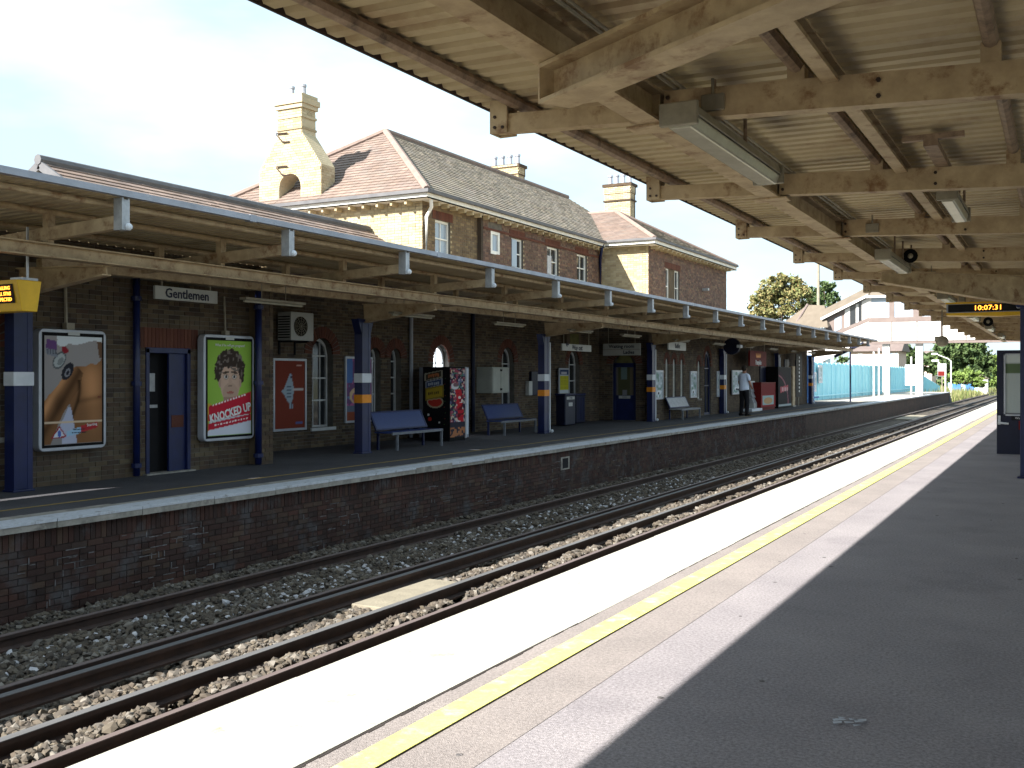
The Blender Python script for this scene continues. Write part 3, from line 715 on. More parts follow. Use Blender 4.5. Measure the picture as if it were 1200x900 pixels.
# ---- right canopy
RE = 3.56; RY0, RY1 = -9.0, 52.0
rc = thing('platform_canopy', 'cream steel canopy with corrugated underside overhead on the near platform', 'canopy', (-.5, 0, 0))
def zr(L): return 3.485 - .03 * (RE - max(L, 0)) 
s1 = sheet_mesh(RE, -5.0, zr(RE), zr(0) - .0)
y = RY0
while y < RY1: place(s1, 'roof_sheet', rc, Vector((0, y, 0)) - off(rc)); y += 1.02
def zs_(L): return zr(RE) + (zr(0) - zr(RE)) * (RE - L) / (RE + 5)
for L in (3.22, 2.42, 1.36, .33, -.7, -1.75, -2.8, -3.9): MB().tube([(-L, RY0, zs_(L) - .045), (-L, RY1, zs_(L) - .045)], .042, 8).build('purlin', m_pipe, rc)
ibeam(MB(), (-2.25, RY0, 3.37), (-2.25, RY1, 3.37), .16, .20).build('main_beam', m_cream, rc)
ibeam(MB(), (-1.16, 2.0, 3.385), (-1.16, RY1, 3.385), .09, .10, t=.012).build('light_rail', m_cream, rc)
MB().lbox(RE + .004, RE - .012, RY0, RY1, zr(RE) - .012, zr(RE) + .045).build('edge_trim', m_rail, rc)
def zb(L): return 3.25 - .048 * (3.4 - max(L, -.6))
yk = 3.1 - 2.95 * 3
while yk < RY1 - .3:
    b = MB(); b.bar((-3.38, yk, zb(3.38) + .065), (-2.33, yk, zb(2.33) + .065), .10, .12)
    b.bar((-2.17, yk, zb(2.17) + .09), (.6, yk, zb(-.6) + .09), .11, .18); b.bar((.6, yk, zb(-.6) + .09), (4.9, yk, zb(-.6) + .09), .11, .18)
    b = b.build('cross_beam', m_cream, rc)
    k_ = MB()
    for s in (-1, 1): k_.lbox(3.40, 3.27, yk + s * .062 - .012, yk + s * .062 + .012, zb(3.4) - .01, 3.46)
    k_.lbox(3.40, 3.385, yk - .05, yk + .05, zb(3.4) - .01, 3.43); k_.build('end_bracket', m_cream, b)
    st = MB()
    for L in (2.42, 1.36, .33, -.7, -1.75): st.lbox(L - .05, L + .05, yk - .05, yk + .05, zb(L) + .17, zs_(L) - .05)
    st.lbox(2.31, 2.19, yk - .07, yk + .07, zb(2.25) + .0, 3.36)
    st.build('beam_stub', m_cream, b, kind='stuff'); yk += 2.95
g = MB(); ibeam(g, (-2.25, 4.62, 3.165), (.71, 2.90, 3.165), .19, .20, t=.022); g.bar((-2.255, 4.622, 3.065), (-2.245, 4.616, 3.065), .19, .20); g.build('diagonal_girder', m_cream, rc)
g = MB(); ibeam(g, (-2.35, 15.9, 3.17), (-.5, 17.75, 3.17), .15, .18, h2=.46); g.build('diagonal_girder', m_cream, rc)
c = thing('canopy_column', 'navy steel column beside the open blue door at the right edge', 'column', (-.46, 17.9, 0))
MB().box(-.56, -.36, 17.8, 18.0, .03, 3.14).box(-.60, -.32, 17.76, 18.04, 0, .03).build('shaft', m_blue, c, bevel=.01)
MB().box(-.62, -.30, 17.74, 18.06, 2.68, 3.0).build('bracket', m_blue, c, bevel=.02)
bo = MB()
yk = 3.1
while yk < 30:
    for L in (2.36, 2.14, .9, -.3):
        for dz in (.045, .135): bo.tube([(-L, yk - .052, zb(L) + dz), (-L, yk - .068, zb(L) + dz)], .014, 6)
    for L, dz in ((3.36, .03), (3.36, .10), (3.30, .03)): bo.tube([(-L, yk - .05, zb(L) + dz), (-L, yk - .085, zb(L) + dz)], .011, 6)
    yk += 2.95
bo.build('bolt', m_rail, rc, kind='stuff')
for k in range(12):
    yk = 3.1 + 2.95 * k; MB().lbox(2.40, 2.10, yk - .10, yk + .10, 3.155, 3.168).build('splice_plate', m_cream, rc)
cd_ = MB().tube([(-2.10, 2.0, 3.385), (-2.10, RY1, 3.37)], .012, 6).tube([(-2.06, 2.0, 3.39), (-2.06, RY1, 3.375)], .009, 6); cd_.build('electric_conduit', m_body, rc, kind='stuff')
for yk in (6.05, 11.95, 17.85, 23.75): MB().lbox(1.92, 1.78, yk - .09, yk - .055, zb(1.85) + .03, zb(1.85) + .13).build('junction_box', m_body, rc, bevel=.006); MB().tube([(-1.85, yk - .075, zb(1.85) + .13), (-1.85, yk - .075, 3.40)], .010, 6).build('conduit_drop', m_body, rc)
# right hand light fittings
def fitting(label, L, y0, ln, z, hang, w=1.0):
    f = thing('light_fitting', label, 'light fitting', (-L, y0, z), 'enclosed light fittings under the near canopy')
    MB().prism([(-L - .075 * w, z + .045), (-L + .075 * w, z + .045), (-L + .06 * w, z + .11), (-L - .06 * w, z + .11)], y0, y0 + ln, 'y').build('housing', m_body, f, bevel=.006)
    MB().prism([(-L - .07 * w, z + .04), (-L + .07 * w, z + .04), (-L + .05 * w, z - .03), (-L - .05 * w, z - .03)], y0 + .03, y0 + ln - .03, 'y').build('diffuser', m_tube, f, bevel=.012)
    for yy in (y0 - .012, y0 + ln - .028): MB().lbox(L + .085 * w, L - .085 * w, yy, yy + .04, z - .02, z + .115).build('end_cap', m_body, f, bevel=.008)
    for t in (.24, .58) if hang else (.3, .7): MB().tube([(-L + .06, y0 + ln * t, z + .1), (-L + .06, y0 + ln * t, 3.42)], .013, 6).build('hanging_rod', m_pipe, f)
    return f
FY = [5.58, 13.2, 20.4, 27.2, 34, 41]
fl_ = ['large light fitting nearest to the camera, hung on two rods under the canopy', 'second light fitting along the main beam, next to the small round loudspeaker', 'third light fitting along the main beam, just above the amber clock', 'fourth light fitting along the main beam, behind the amber clock', 'fifth light fitting along the main beam, far down the canopy', 'farthest light fitting along the main beam, above the blue door top']
for i, y0 in enumerate(FY): fitting(fl_[i], 1.93, y0, 2.05 if i == 0 else 1.9, 3.06, i == 0, 1.35 if i == 0 else 1.15)
f = fitting('lone light fitting on a separate bracket, right of the main beam line', .85, 9.35, 1.4, 3.12, False)
MB().lbox(1.05, .62, 8.1, 8.16, 3.36, 3.40).lbox(.9, .8, 8.1, 9.4, 3.31, 3.36).build('bracket', m_pipe, f)
def speaker(label, x, y, L, z, r):
    s = thing('loudspeaker', label, 'loudspeaker', (-L, y, z), 'round loudspeakers')
    MB().tube([(-L, y, z), (-L, y + .05, z), (-L, y + .12, z)], r, 14, r2=r * .6).build('horn', m_black, s)
    MB().sphere((-L, y - .01, z), r * .38, 8, 6).build('cone', m_body, s)
    MB().tube([(-L, y + .08, z), (-L, y + .08, 3.38)], .012, 6).build('bracket', m_pipe, s)
ya = 14.6; speaker('small round black loudspeaker on the crossbeam beside the second light fitting', 0, 14.6, Lx(1067, 14.6), Zy(300, Lx(1067, 14.6), 14.6), .095)
ya = 24; speaker('small round black loudspeaker below the amber clock display', 0, 24, Lx(1158, 24), Zy(377, Lx(1158, 24), 24), .10)
ya = 27.0; La = Lx(1104, ya); za = Zy(400, La, ya)
s = thing('hanging_camera', 'dark drooping camera housing on a long rod against the footbridge', 'camera', (-La, ya, za))
MB().sphere((-La, ya, za), .15, 10, 8, (1, 1, .9)).lbox(La + .16, La - .02, ya - .1, ya + .1, za + .0, za + .12).build('housing', m_body, s); MB().tube([(-La, ya, za + .1), (-La, ya, 3.45)], .02, 6).build('rod', m_body, s)

# amber clock display on the near platform
yd = 19.9; La, Lb_ = Lx(1109, yd), -.6; z0, z1 = 2.69, 2.92
d = thing('clock_display', 'hanging electronic display with an orange lower edge showing 10:07:31', 'display', (-La, yd, z0))
MB().box(-La, -Lb_, yd, yd + .3, z0 + .05, z1).build('case', m_gut, d)
MB().prism([(-La, z0 + .05), (-Lb_, z0 + .05), (-Lb_, z0 + .02), (-La * .55, z0 - .02), (-La, z0 + .01)], yd - .01, yd + .31, 'y').build('lower_edge', m_yellow, d)
MB().box(-La - .01, -Lb_, yd - .012, yd - .002, z1 - .02, z1 + .01).build('top_trim', m_yellow, d)
MB().box(-La + .03, -Lb_, yd - .006, yd - .001, z0 + .065, z1 - .03).build('screen', m_dark, d)
text('10:07:31', .125, m_led, d, (-(Lx(1160, yd)) - .03, yd - .012, (z0 + z1) / 2 + .015), 'y', name='digits', sx=1.1)
MB().tube([(-La + .3, yd + .15, z1), (-La + .3, yd + .15, 3.40)], .012, 6).tube([(-.2, yd + .15, z1), (-.2, yd + .15, 3.36)], .012, 6).build('rod', m_pipe, d)

# open navy door at the right edge
yd = 22.9; x0 = -1.147; x1 = -.22
d = thing('open_door', 'navy door with a glazed upper panel of notices, standing open at the right edge', 'door', (x0, yd, 0))
lf = MB(); 
for a, b, c, e in ((x0, x1, .02, .82), (x0, x0 + .14, .82, 2.04), (x1 - .1, x1, .82, 2.04), (x0, x1, 2.04, 2.13)): lf.box(a, b, yd, yd + .05, c, e)
lf.build('leaf', m_dblue, d, bevel=.004)
def notices(U, V):
    im = np.zeros(U.shape + (3,)) + C(.38, .42, .42)
    im[V > .86] = C(.5, .54, .54); g_ = (V > .70) & (V < .86); im[g_] = C(.10, .14, .08)
    for k in range(7): im[(V > .12 + k * .08) & (V < .135 + k * .08) & (U < .7)] = C(.2, .22, .24)
    im[(U > .82) & (V > .3) & (V < .75)] = C(.45, .1, .08); im[(U > .82) & (V > .5) & (V < .6)] = C(.5, .5, .55)
    im[(V < .04)] = C(.1, .1, .12); return im
printed('window_notices', notices, d, 'y', x0 + .14, x1 - .1, .82, 2.04, yd + .02, 30, 50)
g_ = MB(); 
for a, b, c, e in ((x0 + .13, x0 + .16, .80, 2.06), (x1 - .12, x1 - .09, .80, 2.06), (x0 + .13, x1 - .09, .80, .83), (x0 + .13, x1 - .09, 2.03, 2.06)): g_.box(a, b, yd - .008, yd + .004, c, e)
g_.build('window_bead', m_frame, d)
MB().box(x0 + .02, x0 + .07, yd - .02, yd, .62, .80).tube([(x0 + .02, yd - .05, .66), (x0 + .22, yd - .05, .64)], .022, 8).tube([(x0 + .05, yd, .66), (x0 + .05, yd - .05, .66)], .018, 6).build('handle', m_wband, d)
MB().box(x0 + .27, x0 + .60, yd - .006, yd, .71, .80).build('sign_plate', m_dark, d); text('Waiting', .06, m_wtext, d, (x0 + .43, yd - .009, .755), 'y')
MB().box(x0 + .40, x0 + .62, yd - .006, yd, .52, .70).build('fire_notice', m_red, d); MB().box(x0 + .45, x0 + .55, yd - .010, yd - .007, .54, .68).build('fire_notice_text', m_paper, d)

# yellow train display on the far platform
y0 = 8.55; d = thing('departure_display', 'yellow cased departure display hanging at the left edge of the photo', 'display', (-11.2, y0, 2.6))
Le, Lw = 11.05, 13.6; zt, zbm = 2.77, 2.39; yb = Yx(20, Le); yf = Yx(49, Le)
ce = MB(); pr_ = [(yb, zt), (yf, zt), (yf - .06, zbm), (yb + .07, zbm)]
ce.prism(pr_, -Le, -Lw, 'x'); ce.build('case', m_yellow, d, bevel=.01)
MB().add([(-Le - .09, yb + .003, zt - .05), (-Lw, yb + .003, zt - .05), (-Lw, yb + .040, zbm + .10), (-Le - .09, yb + .040, zbm + .10)], [(0, 1, 2, 3)]).build('screen', m_dark, d)
o = None
for k, s in enumerate(('CALLING', 'AT ALL STNS', 'EXPECTED')):
    z = zt - .10 - k * .068; t = text(s, .062, m_led, d, (-Le - .14, yb + .003 + .0135 * k, z), 'y', name='led_text', align='RIGHT')
MB().box(-Le - .05, -Le - .03, (yb + yf) / 2 - .012, (yb + yf) / 2 + .012, zt, 3.42).lbox(Le, Le + .2, yb + .05, yf - .05, zt, zt + .03).build('rod', m_galv, d)

# ================================================================== STATION BUILDINGS
# ---- ground floor range nearest the camera (facade L = 13.0)
LA = 13.0; YA0, YA1 = 7.6, 14.30  # near end of the wall placed to stop the sun strip
ba = thing('station_building', 'low brown brick range with the Gentlemen doorway and a low tiled gable roof', 'building', (-LA, YA0, 0))
dr = OP(Yx(170, LA), Yx(222, LA), 0.02, 2.06, 'flat')
wA = OP(8.05, 9.05, .75, 2.0, 'round')
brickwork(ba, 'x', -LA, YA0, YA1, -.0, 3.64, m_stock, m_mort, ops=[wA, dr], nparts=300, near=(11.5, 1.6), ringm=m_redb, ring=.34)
window(ba, 'x', -LA, wA, m_white, m_glass, 1, (.35, .7))
MB().lbox(18.5, LA + .26, YA0, YA0 + .25, 0, 3.64).build('end_wall', m_farb, ba)
MB().lbox(12.99, 12.72, 13.98, YA1, 0, 3.55).build('pier', m_stock, ba)
brickwork(ba, 'x', -12.715, 13.98, YA1, 0.0, 3.5, m_stock, m_mort, nparts=60, near=(14.2, 1.5), backing=False)
# doorway
df = MB(); a, b = dr['a'], dr['b']
df.lbox(LA + .10, LA - .03, a, a + .07, 0, 2.06).lbox(LA + .10, LA - .03, b - .07, b, 0, 2.06).lbox(LA + .10, LA - .03, a, b, 1.98, 2.07)
o = df.build('door_frame', m_blue, ba, bevel=.006)
MB().lbox(LA + .9, LA + .26, a - .3, b + .3, 0, 2.2).build('lobby', m_dark, ba)
MB().lbox(LA + .26, LA + .21, a + .07, a + .46, .02, 1.98).build('inner_door', m_dark, ba)
nt_ = MB().lbox(LA + .20, LA + .195, a + .22, a + .38, 1.35, 1.65); nt_.build('door_notice', m_galv, ba)
MB().lbox(LA + .20, LA + .18, a + .2, a + .42, 1.08, 1.13).build('door_handle', m_galv, ba)
lf = MB(); lf.lbox(LA + .07, LA + .02, b - .43, b - .07, .02, 1.98); lf.build('door_leaf', m_blue, ba, bevel=.006)
MB().lbox(LA + .02, LA + .012, b - .38, b - .12, .75, .95).build('door_notice', m_redb, ba)
st = MB().lbox(LA + .1, LA - .10, a - .05, b + .05, 0, .025); st.build('door_step', m_cope, ba)
# its roof: gable above the canopy
RL = 16.5; GY = 12.44; RZ = Zy(195, RL, GY); L8 = Lx(83, GY); Z8 = Zy(216, L8, GY); slo = (RZ - Z8) / (RL - L8)
EL = 13.25; EZ = RZ - slo * (RL - EL)
GE = 22.35
tiled_slope(ba, [(-EL, GY - .15, EZ + .05), (-EL, GE, EZ + .05), (-RL, GE, RZ + .05), (-RL, GY - .15, RZ + .05)], m_slate, nparts=120, near=(-15, GY, 5))
MB().add([(-RL, GY - .15, RZ + .05), (-RL, GE, RZ + .05), (-2 * RL + EL, GE, EZ + .05), (-2 * RL + EL, GY - .15, EZ + .05)], [(0, 1, 2, 3)]).build('rear_roof_slope', m_slate, ba)
gb = MB(); gb.prism([(-EL - .2, 3.6), (-2 * RL + EL + .2, 3.6), (-2 * RL + EL + .2, EZ), (-RL, RZ - .02), (-EL - .2, EZ)], GY, GY + .25, 'y'); gb.build('gable_wall', m_pale, ba)
vb = MB(); vb.bar((-EL, GY - .16, EZ + .0), (-RL, GY - .16, RZ + .0), .05, .16).bar((-2 * RL + EL, GY - .16, EZ), (-RL, GY - .16, RZ), .05, .16); vb.build('bargeboard', m_lead, ba)
MB().tube([(-RL, GY - .2, RZ + .09), (-RL, GE, RZ + .09)], .10, 8).build('ridge_tile', m_lead, ba)
yv = Yx(193, 14.8); zv = EZ + slo * (14.8 - EL)
MB().prism([(yv - .13, zv), (yv + .13, zv), (yv, zv + .28)], -14.62, -15.4, 'x').build('roof_vent', m_lead, ba)
MB().lbox(18, 13.0, YA0, GY, 3.60, 3.66).build('flat_roof', m_lead, ba)

# unseen fence added to bound the sun strip on the far platform
fn = thing('sun_strip_fence', 'unseen dark board fence added to bound the sun strip on the far platform', 'fence', (-13.1, 3, 0))
for k in range(31): MB().lbox(13.12, 13.09, -1.9 + .3 * k, -1.62 + .3 * k, 0, 1.85).build('fence_board', m_dblue, fn)

# ---- two storey block (facade L = 14.8)
L1 = 14.8; Y1 = 22.42; Y2 = 34.06; EV = 6.23
b1 = thing('station_building', 'two storey brick station block with brown hipped roof and three arched chimney above', 'building', (-L1, Y1, 0))
b1['label'] = 'two storey brick station block with a brown hipped tile roof, middle of the photo'
def W1(x0, x1, arch='round', **k): return OP(Yx(x0, L1), Yx(x1, L1), k.pop('z0', .68), k.pop('zs', 2.05), arch, **k)
low = [OP(17.93, 18.68, .44, 2.10, 'round'), OP(20.10, 20.55, .67, 2.06, 'round', k=1.1), OP(20.98, 21.43, .67, 2.06, 'round', k=1.1), OP(22.95, 23.75, .68, 1.98, 'round', k=1.2),
       OP(26.72, 27.52, .70, 2.02, 'round', k=1.15), OP(31.45, 32.35, .74, 2.0, 'round', k=1.1)]
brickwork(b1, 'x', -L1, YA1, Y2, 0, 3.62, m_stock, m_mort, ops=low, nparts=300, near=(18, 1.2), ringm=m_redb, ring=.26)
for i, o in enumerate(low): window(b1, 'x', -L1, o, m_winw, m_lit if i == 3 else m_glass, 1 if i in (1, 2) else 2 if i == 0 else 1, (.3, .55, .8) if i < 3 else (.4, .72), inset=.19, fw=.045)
up = [OP(23.03, 23.80, 4.85, 5.83, 'flat'), OP(27.15, 27.92, 4.9, 5.83, 'flat'), OP(29.58, 30.45, 4.9, 5.84, 'flat'), OP(31.90, 32.75, 4.9, 5.84, 'flat'), OP(25.88, 26.42, 5.2, 5.88, 'flat', noring=True)]
MB().lbox(L1 + .25, L1 - .001, Y1, Y2, 3.622, 3.80).build('wall_band', m_mort, b1)
YS = Yx(560, L1)
brickwork(b1, 'x', -L1, Y1, YS, 3.80, EV, m_stocku, m_mort, ops=[up[0]], nparts=150, near=(22.5, 5), ringm=m_redb, ring=.24)
brickwork(b1, 'x', -L1 + .10, YS, Y2, 3.80, EV, m_purp, m_mort, ops=up[1:], nparts=150, near=(26, 5), ringm=m_redb, ring=.24, thick=.35)
for i, o in enumerate(up):
    w = window(b1, 'x', -L1 + (0 if i == 0 else .10), o, m_white, m_glassb if i in (0, 4) else m_glass, 1 if i < 4 else 0, (.5,) if i < 4 else (), inset=.09 if i < 4 else .02, fw=.06 if i < 4 else .10, sill=i < 4)
    if i in (1, 2):    # drawn blind or board covering one side of the sash
        MB().lbox(L1 + .02 - .10, L1 - .0 - .10, o['a'] + .05, (o['a'] + o['b']) / 2 - (.02 if i == 1 else .1), o['z0'] + .05, o['zs'] - (.05 if i == 1 else .3)).build('blind', m_glassb if i == 1 else m_pstone, w)
    # painted reveals: toothed white bricks at the right jamb
    if i < 4:
        qn = MB()
        for k in range(7): qn.lbox(L1 - (0 if i == 0 else .10), L1 - .012 - (0 if i == 0 else .10), o['b'] + .01, o['b'] + .05 + .03 * (k % 2), o['z0'] + .14 * k, o['z0'] + .14 * k + .06)
        qn.build('jamb_brick', m_pale, w)
bt = MB()
for yb_ in (YS - .05,): bt.lbox(L1, L1 - .14, yb_, yb_ + .12, 3.8, EV)
bt.build('pilaster', m_stock, b1)
sc_ = MB().lbox(L1 - .101, L1 - .135, YS + .1, Y2, EV - .36, EV - .30); sc_.build('string_course', m_redb, b1)
LW = 22.2
brickwork(b1, 'y', Y1, -LW, -L1 - .0, 3.62, EV, m_pale, m_mortp, nparts=200, near=(-15, 5))
MB().lbox(LW, L1 + .27, Y1 + .26, Y2, 3.6, EV).build('core', m_mort, b1)
MB().lbox(LW, L1 + .6, YA1, Y1, 0, 3.5).build('rear_core', m_mort, b1)
# eaves, fascia, gutter, hipped roof
el_, er_, es_ = L1 - .38, LW + .38, Y1 - .36; EZ1 = 6.44; RR = 18.5; AY = 25.95; AZ = 9.19; RYE = 39.2
sf = MB(); sf.lbox(er_, el_, es_, 36, EV, EV + .03); sf.build('soffit', m_white, b1)
fa = MB(); fa.lbox(el_ + .03, el_, es_, Y2 - .36, EV + .0, EV + .13); fa.lbox(er_, el_ + .03, es_, es_ + .03, EV + .0, EV + .13); fa.build('fascia', m_white, b1)
gt = MB(); gt.lbox(el_ + .03, el_ - .10, es_ - .10, Y2 - .45, EV + .13, EV + .22).lbox(er_, el_ + .03, es_ - .10, es_ + .03, EV + .13, EV + .22); gt.build('gutter', m_lead, b1)
br = MB()
for k in range(26):
    yy = Y1 + .3 + k * .44; br.lbox(L1 - .02 - .10, el_ + .06, yy, yy + .07, EV - .11, EV)
for k in range(16): xx = L1 + .3 + k * .46; br.lbox(xx + .07, xx, es_ + .06, Y1 - .01, EV - .11, EV)
br.build('eaves_bracket', m_pale, b1, kind='stuff')
ez = EV + .16
tiled_slope(b1, [(-er_, es_, ez), (-el_, es_, ez), (-RR, AY, AZ)], m_slate, nparts=150, near=(-17, es_, 6.6))
tiled_slope(b1, [(-el_, es_, ez), (-el_, RYE + 2, ez), (-RR, RYE, AZ), (-RR, AY, AZ)], m_olive, nparts=150, near=(-14.5, 22.5, 6.5))
MB().add([(-er_, es_, ez), (-er_, RYE + 2, ez), (-RR, RYE, AZ), (-RR, AY, AZ)], [(0, 1, 2, 3)]).add([(-er_, RYE + 2, ez), (-el_, RYE + 2, ez), (-RR, RYE, AZ)], [(0, 1, 2)]).build('rear_roof_slope', m_slate, b1)
rg = MB().tube([(-RR, AY, AZ + .04), (-RR, RYE, AZ + .04)], .10, 8).tube([(-RR, AY, AZ + .04), (-el_, es_, ez + .05)], .10, 8).tube([(-RR, AY, AZ + .04), (-er_, es_, ez + .05)], .10, 8); rg.build('ridge_tile', m_ridge, b1)
dp = MB().tube([(-el_ - .05, es_ + .25, EV + .1), (-el_ - .12, es_ + .4, EV - .18), (-L1 + .06, Y1 + .1, EV - .42), (-L1 + .06, Y1 + .1, 3.7)], .05, 8); dp.build('downpipe', m_white, b1, smooth=True)
dp = MB().tube([(-el_ - .02, Y2 - .5, EV + .1), (-L1 + .17, Y2 - .28, EV - .35), (-L1 + .17, Y2 - .28, 3.7)], .055, 8); dp.build('downpipe', m_blue, b1, smooth=True)
# the tall chimney with an arch through it
ch = MB(); CX = 19.32; y0, y1_ = Y1 + .02, Y1 + .62
hw0, hw1 = 1.13, .43; zsh, znk, ztp = 7.55, 8.50, 9.22
oh, oz0, ozs = .40, EV + .2, 6.98
left = [(-hw0, EV + .1), (-hw0, zsh), (-.85, 7.95), (-hw1 - .02, znk), (-hw1, ztp), (0, ztp), (0, ozs + oh)] + [(-oh * math.sin(t * math.pi / 12), ozs + oh * math.cos(t * math.pi / 12)) for t in range(1, 7)] + [(-oh, EV + .1)]
for s in (-1, 1): ch.prism([(-CX + s * -u, z) for u, z in left], y0, y1_, 'y')
chim = ch.build('chimney', m_pale, b1, fix=True)
cap = MB()
for z, e, h in ((9.22, .06, .12), (9.34, .10, .16), (9.50, .05, .12), (8.95, .035, .07), (8.62, .035, .06)): cap.box(-CX - hw1 - e, -CX + hw1 + e, y0 - e, y1_ + e, z, z + h)
cap.build('chimney_cap', m_pale, chim)
# brick courses over the chimney faces
def chw(z):
    if z < zsh: return hw0
    if z < 7.95: return hw0 + (.85 - hw0) * (z - zsh) / (7.95 - zsh)
    if z < znk: return .85 + (hw1 + .02 - .85) * (z - 7.95) / (znk - 7.95)
    return hw1
cb2 = MB(); z = EV + .12; row = 0
while z < ztp - .08:
    w = chw(z + .075) ; iv = [(-w, w)]
    zz = z + .03
    if zz < ozs: iv = sub_iv(iv, -oh - .02, oh + .02)
    elif zz < ozs + oh: q = math.sqrt(oh * oh - (zz - ozs) ** 2) + .03; iv = sub_iv(iv, -q, q)
    for p, q in iv:
        u = p - (.1125 if row % 2 else 0)
        while u < q:
            a, b = max(u, p), min(u + .215, q)
            if b - a > .02: cb2.box(-CX + a, -CX + b, y0 - .009 - random.uniform(0, .004), y0 + .02, z, z + .065)
            u += .225
    for s in (1,):
        for k in range(3):
            a = y0 + k * .225 - (.11 if row % 2 else 0); cb2.box(-CX + w - .02, -CX + w + .009, max(a, y0), min(a + .215, y1_), z, z + .065)
    z += .075; row += 1
cb2.build('brickwork', m_pale, chim, kind='stuff', fix=False)
pr2 = MB()
for z in (7.35, 8.30):
    pr2.tube([(-CX - .45, y0 - .05, z + .25), (-CX - .05, y0 - .05, z + .23)], .02, 5).tube([(-CX - .45, y0 - .05, z + .22), (-CX - .22, y0 - .05, z - .02), (-CX + .02, y0 - .04, z - .02)], .018, 5).tube([(-CX - .28, y0 - .05, z + .02), (-CX - .1, y0 - .03, z - .02)], .016, 5)
pr2.build('iron_strap', m_rail, chim)
for dx in (-.19, .24):
    MB().tube([(-CX + dx, y0 + .3, 9.62), (-CX + dx, y0 + .3, 9.92)], .085, 10, r2=.075).tube([(-CX + dx, y0 + .3, 9.88), (-CX + dx, y0 + .3, 9.95)], .095, 10).build('chimney_pot', m_gut, chim)
def stack(parent, Lr, Yc, x0, x1, ytop, zbase, dep, pots):
    La, Lb = Lx(x0, Yc), Lx(x1, Yc); zt = Zy(ytop, Lb, Yc)
    c = MB().lbox(La - .1, Lb + .1, Yc, Yc + dep, zbase, zt)
    for z, e, h in ((zt - .42, .02, .32), (zt - .10, .08, .12), (zt - .75, .05, .07)): c.lbox(La - .1 + e, Lb + .1 - e, Yc - e, Yc + dep + e, z, z + h)
    o = c.build('chimney', m_farb, parent)
    bb = MB(); z = zbase; row = 0
    while z < zt - .06:
        u = Lb + .1 - (.11 if row % 2 else 0); e = .03 if zt - .42 < z < zt - .1 else 0
        while u < La - .1:
            a, b = max(u, Lb + .1 - e), min(u + .215, La - .1 + e)
            if b > a: bb.lbox(b, a, Yc - .095 if z > zt - .1 else Yc - .012 - e, Yc + .02, z, z + .065)
            u += .225
        for k in range(int(dep / .225)): bb.lbox(Lb + .1, Lb + .088 - e, Yc + k * .225, Yc + k * .225 + .215, z, z + .065)
        z += .075; row += 1
    bb.build('brickwork', m_pale, o, kind='stuff', fix=False)
    for i in range(pots):
        L = La - .1 - (La - Lb - .2) * (i + .5) / pots
        MB().tube([(-L, Yc + dep / 2, zt), (-L, Yc + dep / 2, zt + .42)], .10, 10, r2=.085).tube([(-L, Yc + dep / 2, zt + .38), (-L, Yc + dep / 2, zt + .46)], .115, 10).build('chimney_pot', m_gut, o)
stack(b1, 19, 36.0, 569, 610, 192, 8.7, .55, 4)
# ground floor fixtures of block 1: downpipe, brick pilaster
MB().tube([(-L1 + .07, Yx(483, L1 - .1), .02), (-L1 + .07, Yx(483, L1 - .1), 3.3)], .05, 8).build('downpipe', m_gut, b1)
MB().tube([(-L1 + .07, Yx(552, L1), .02), (-L1 + .07, Yx(552, L1), 3.5)], .06, 8).build('downpipe', m_dblue, b1)

# ---- cross wing (facade L = 12.89, end wall facing the camera at Y2)
L2 = 12.89; Y3 = 43.6
b2 = thing('station_building', 'two storey brick cross wing right of the long block, its end wall half sunlit', 'building', (-L2, Y2, 0))
dro = OP(-Lx(718, Y2), -Lx(745, Y2), .02, 2.05, 'round', k=.75)
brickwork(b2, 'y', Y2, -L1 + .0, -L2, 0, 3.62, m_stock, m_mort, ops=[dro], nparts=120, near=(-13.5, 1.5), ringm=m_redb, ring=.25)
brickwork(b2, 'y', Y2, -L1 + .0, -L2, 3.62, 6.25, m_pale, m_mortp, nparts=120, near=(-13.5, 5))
tri = [OP(Yx(x, L2) - .17, Yx(x, L2) + .17, .80, 2.05, 'point') for x in (781.5, 790, 799)]
o4 = [OP(Yx(819, L2) - .18, Yx(819, L2) + .18, .7, 2.0, 'point'), OP(Yx(829, L2) - .45, Yx(829, L2) + .45, .02, 2.0, 'point')]
brickwork(b2, 'x', -L2, Y2, Y3, 0, 3.62, m_stock, m_mort, ops=tri + o4, nparts=150, near=(35, 1.5), ringm=m_redb, ring=.20)
for o in tri + o4[:1]: window(b2, 'x', -L2, o, m_white, m_glassy, 0, (.5,), inset=.08, fw=.05)
w = window(b2, 'x', -L2, o4[1], m_blue, m_dark, 1, (.45, .72), inset=.08, fw=.08, sill=False, name='door')
uw = OP(Yx(780, L2), Yx(796, L2), 4.3, 5.62, 'flat')
brickwork(b2, 'x', -L2, Y2, Y3, 3.62, 6.25, m_purp, m_mort, ops=[uw], nparts=120, near=(36, 5), ringm=m_redb, ring=.24)
hm = (uw['a'] + uw['b']) / 2
for a, b in ((uw['a'], uw['a'] + .42), (uw['b'] - .42, uw['b'])): window(b2, 'x', -L2, OP(a, b, uw['z0'], uw['zs'], 'flat'), m_white, m_glass, 0, (.5,), inset=.08, fw=.05, sill=False)
MB().lbox(L2 + .2, L2 + .04, uw['a'] + .43, uw['b'] - .43, uw['z0'], uw['zs']).build('mullion', m_stock, b2)
MB().lbox(26, L2 + .26, Y2 + .26, Y3 - .02, 0, 6.2).build('core', m_mort, b2)
MB().lbox(26, L2, Y3 - .2, Y3, 0, 6.25).build('north_wall', m_farb, b2)
e2l, e2s, e2n = L2 - .36, Y2 - .36, Y3 + .36; z2 = 6.41; RLx = 16.1; RY = (Y2 + Y3) / 2; RZ2 = 8.33
MB().lbox(24, e2l, e2s, e2n, 6.25, 6.28).build('soffit', m_white, b2)
